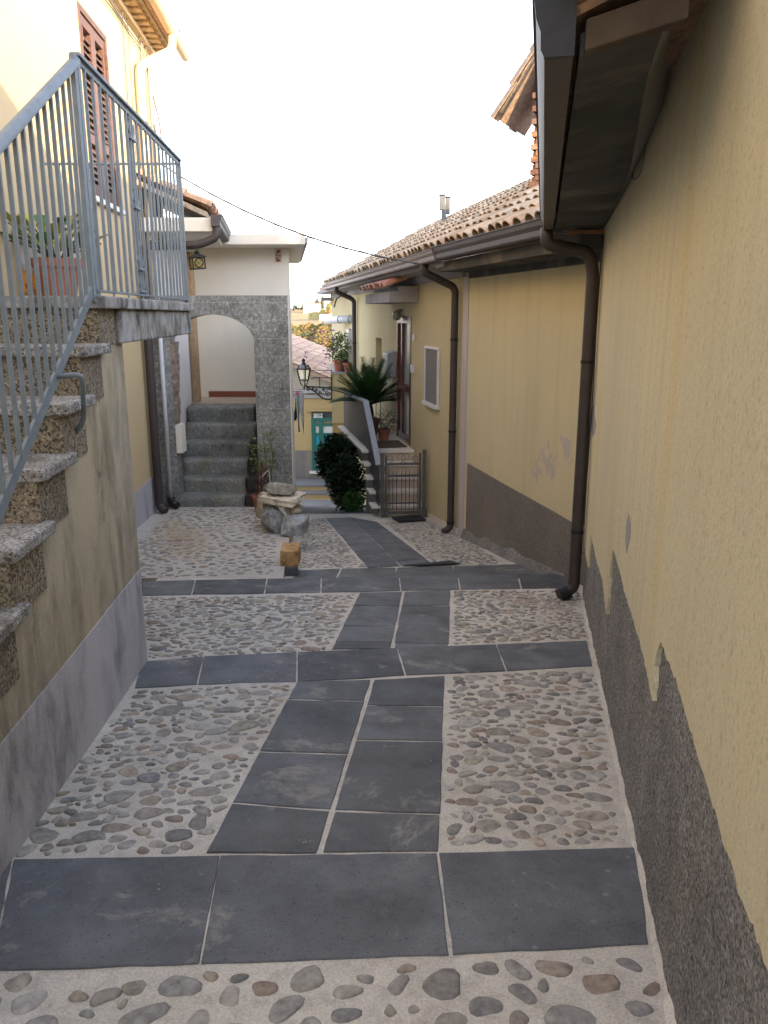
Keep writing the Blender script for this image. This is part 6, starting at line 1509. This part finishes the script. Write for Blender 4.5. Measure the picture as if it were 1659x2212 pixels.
# ================================================================== across the valley
rf = random.Random(77); mb = MB()
FC = [(.15, .095, .03), (.17, .115, .035), (.13, .10, .035), (.11, .10, .035), (.18, .125, .04), (.05, .065, .03), (.14, .08, .03), (.08, .085, .035), (.16, .10, .035)]
bm = bmesh.new(); bmesh.ops.create_icosphere(bm, subdivisions=2, radius=1.0); ICO = [v.co.copy() for v in bm.verts]; ICF = [tuple(v.index for v in f.verts) for f in bm.faces]; bm.free()
nt_ = 0
for k in range(3600):
    Y = rf.uniform(470, 835); X = rf.uniform(-.155, -.02) * Y
    if Y > 800 and rf.random() < .6: continue
    z = land(X, Y); c = rf.choice(FC); c = tuple(v * .55 + u_ * .45 for v, u_ in zip(c, (.135, .095, .033))) if c[0] > .06 else c; k2 = rf.uniform(.75, 1.15); c = tuple(v * k2 for v in c); R = rf.uniform(1.6, 3.0)
    for b in range(3):
        o = Vector((rf.gauss(0, R * .4), rf.gauss(0, R * .4), R * (.7 + .55 * b))); r = R * (.95 - .2 * b); sd_ = Vector((k, b, 0))
        mb.add([Vector((X, Y, z)) + o + p * r * (1 + .35 * mnoise.noise(p * 2.3 + sd_)) for p in ICO], ICF, tuple(v * (1 + rf.uniform(-.15, .15)) for v in c))
    nt_ += 1
mb.build('autumn_wood', M['forest'], kind='stuff', recalc=False)
def conifer(x, y, Y, h, col, label):
    b = at_Y(x, y, Y); b.z = land(b.x, Y) - .5; r = random.Random(int(x * 7 + y)); T = thing('pine_tree', b, label, 'tree', 'pines along the far ridge')
    mb = MB(); mb.tube([b, b + Vector((0, 0, h * .6))], [h * .03, h * .01], 6); mb.build('trunk', sm, T)
    mb = MB(); n = 9
    for i in range(n):
        t = i / n; rr = h * .23 * (1 - t) ** .8 + .2; zz = h * (.12 + .86 * t); vs = [b + Vector((0, 0, zz + h * .13))]
        for k in range(9): a = k * .698 + i; q = rr * r.uniform(.65, 1.15); vs.append(b + Vector((q * math.cos(a), q * math.sin(a), zz - h * .04 * r.random())))
        mb.add(vs, [(0, k + 1, (k + 1) % 9 + 1) for k in range(9)], tuple(c * r.uniform(.8, 1.2) for c in col))
    mb.build('crown', M['forest'], T, recalc=False)
ridge = [(633, 9), (637, 12), (641, 8), (645, 7), (650, 8), (653.5, 11), (658, 8), (662, 9), (666, 9), (670, 10), (674, 12), (678, 13), (682, 14), (685.5, 17), (689, 12), (694, 16), (697, 20)]
DC = (.035, .05, .028)
for i, (x, h) in enumerate(ridge):
    conifer(x, 650, 1240 + (i * 37) % 45, h * 1.15, DC if x < 692 else (.10, .09, .03), 'dark pointed pine in the row along the far ridge')
def farhouse(name, x0, x1, yb, yt, Y, mat, roof, label, gable=False):
    a, b = at_Y(x0, yb, Y), at_Y(x1, yb, Y); g = land((a.x + b.x) / 2, Y); zb_ = min(a.z, g) - 1.5; zt2 = at_Y(x0, yt, Y).z
    T = thing(name, Vector(((a.x + b.x) / 2, Y, zb_)), label, 'house'); mb = MB(); D_ = (b.x - a.x) * .45
    mb.box(((a.x + b.x) / 2, Y + D_ / 2, (zb_ + zt2) / 2), (b.x - a.x, D_, zt2 - zb_)); mb.build('wall', mat, T)
    mb = MB(); rh = (b.x - a.x) * .10; A = [(a.x - .6, Y - .8, zt2), (b.x + .6, Y - .8, zt2), (b.x + .6, Y + D_ + .8, zt2), (a.x - .6, Y + D_ + .8, zt2)]
    if gable: R2 = [((a.x + b.x) / 2, Y - .8, zt2 + rh * 1.4), ((a.x + b.x) / 2, Y + D_ + .8, zt2 + rh * 1.4)]; mb.add(A + R2, [(0, 1, 4), (2, 3, 5), (0, 4, 5, 3), (1, 2, 5, 4), (3, 2, 1, 0)], (.42, .36, .2))
    else: R2 = [(a.x + 1, Y + D_ / 2, zt2 + rh), (b.x - 1, Y + D_ / 2, zt2 + rh)]; mb.add(A + R2, [(0, 1, 5, 4), (1, 2, 5), (2, 3, 4, 5), (3, 0, 4), (3, 2, 1, 0)], (.40, .22, .14))
    mb.build('roof', M['tile'] if roof is None else roof, T); w = (b.x - a.x)
    for f in ((.18, .34, .5) if not gable else (.2, .72)):
        mb = MB(); mb.box((a.x + w * f, Y - .05, zb_ + (zt2 - zb_) * .68), (w * .055, .2, (zt2 - zb_) * .25)); mb.build('window', M['panel'], T)
    return T
farhouse('farmhouse', 655, 692, 664, 658, 1180, M['cream'], None, 'long pale farmhouse with a red roof on the far ridge')
gm = simple('greenish_shed_wall', (.33, .30, .14), .9)
farhouse('shed', 666, 695, 682, 676, 1020, gm, None, 'greenish gabled shed on the far hillside', True)
farhouse('cabin', 697, 705, 673, 667, 1090, M['white'], None, 'tiny white cabin beside a pole on the far hillside')
farhouse('villa', 690, 722, 690, 682, 930, M['white'], M['cream'], 'long white flat building above the autumn wood')
p = at_Y(701, 668, 1088); mb = MB(); mb.tube([Vector((p.x, 1088, land(p.x, 1088))), Vector((p.x, 1088, at_Y(701, 653, 1088).z))], .5, 6); tag(mb.build('utility_pole', M['white']), 'white pole standing behind the tiny white cabin', 'pole')
for k, (x, y, Y, r) in enumerate([(711, 676, 1000, 9), (716, 664, 1060, 8), (708, 680, 985, 5), (720, 672, 1000, 8)]):
    b = at_Y(x, y, Y); g = land(b.x, Y); T = thing('broadleaf_tree', Vector((b.x, Y, g)), 'olive-gold broad tree beside the villa on the far hillside, number', 'tree', 'broad trees near the far villa'); T['label'] = ['round golden-green tree above the long white villa', 'golden-green tree highest on the slope by the house corner', 'small rusty bush-like tree just above the white villa', 'golden-green tree half hidden by the yellow house corner'][k]
    mb = MB(); mb.tube([Vector((b.x, Y, g - 1)), Vector((b.x, Y, b.z))], .5, 6); mb.build('trunk', sm, T); mb = MB()
    for j in range(6): o = Vector((rf.gauss(0, r * .35), rf.gauss(0, r * .3), rf.gauss(0, r * .3))); mb.add([b + o + q * r * .6 * (1 + .4 * mnoise.noise(q * 2.4 + o)) for q in ICO], ICF, (.19, .17, .06) if k != 2 else (.17, .09, .04))
    mb.build('crown', M['forest'], T, recalc=False)

# ================================================================== light, sky, camera
SUN_EL, SUN_AZ = math.radians(9.5), math.atan2(0.75, -0.66)       # azimuth of the sun measured from +Y towards +X
sd = bpy.data.lights.new('sun', 'SUN'); so = bpy.data.objects.new('sun', sd); COL.objects.link(so)
to_sun = Vector((math.sin(SUN_AZ) * math.cos(SUN_EL), math.cos(SUN_AZ) * math.cos(SUN_EL), math.sin(SUN_EL)))
so.rotation_euler = to_sun.to_track_quat('Z', 'Y').to_euler(); so.location = (20, -20, 20)
sd.energy = 2.0; sd.angle = math.radians(.6); sd.color = (1.0, .72, .36)
w = bpy.data.worlds.new('World'); SC.world = w; w.use_nodes = True; wt = w.node_tree; bg = wt.nodes['Background']
sk = wt.nodes.new('ShaderNodeTexSky'); sk.sky_type = 'NISHITA'; sk.sun_disc = False; sk.sun_elevation = SUN_EL; sk.sun_rotation = SUN_AZ
sk.altitude = 300; sk.air_density = 1.0; sk.dust_density = 1.0; sk.ozone_density = .6
hs = wt.nodes.new('ShaderNodeHueSaturation'); hs.inputs['Saturation'].default_value = .34; hs.inputs['Value'].default_value = 1.0
wt.links.new(sk.outputs[0], hs.inputs['Color']); wb = wt.nodes.new('ShaderNodeMix'); wb.data_type = 'RGBA'; wb.blend_type = 'MULTIPLY'; wb.inputs[0].default_value = 1.0; wb.inputs[7].default_value = (.965, .985, 1.13, 1)
wt.links.new(hs.outputs[0], wb.inputs[6]); wt.links.new(wb.outputs[2], bg.inputs['Color']); bg.inputs['Strength'].default_value = .15
cam = bpy.data.cameras.new('camera'); co = bpy.data.objects.new('camera', cam); COL.objects.link(co); co.location = (0, 0, EYE); co.rotation_euler = (math.pi / 2 - PITCH, 0, 0)
cam.sensor_fit = 'VERTICAL'; cam.sensor_height = 36; cam.lens = F_PX / 2212 * 36; cam.clip_start = .05; cam.clip_end = 9000; SC.camera = co
cam.shift_x = 0.0
SC.view_settings.view_transform = 'Standard'; SC.view_settings.look = 'None'; SC.view_settings.exposure = 2.85; SC.view_settings.gamma = 1.0
SC.render.engine = 'CYCLES'; SC.cycles.max_bounces = 8; SC.cycles.diffuse_bounces = 5; SC.cycles.use_denoising = True
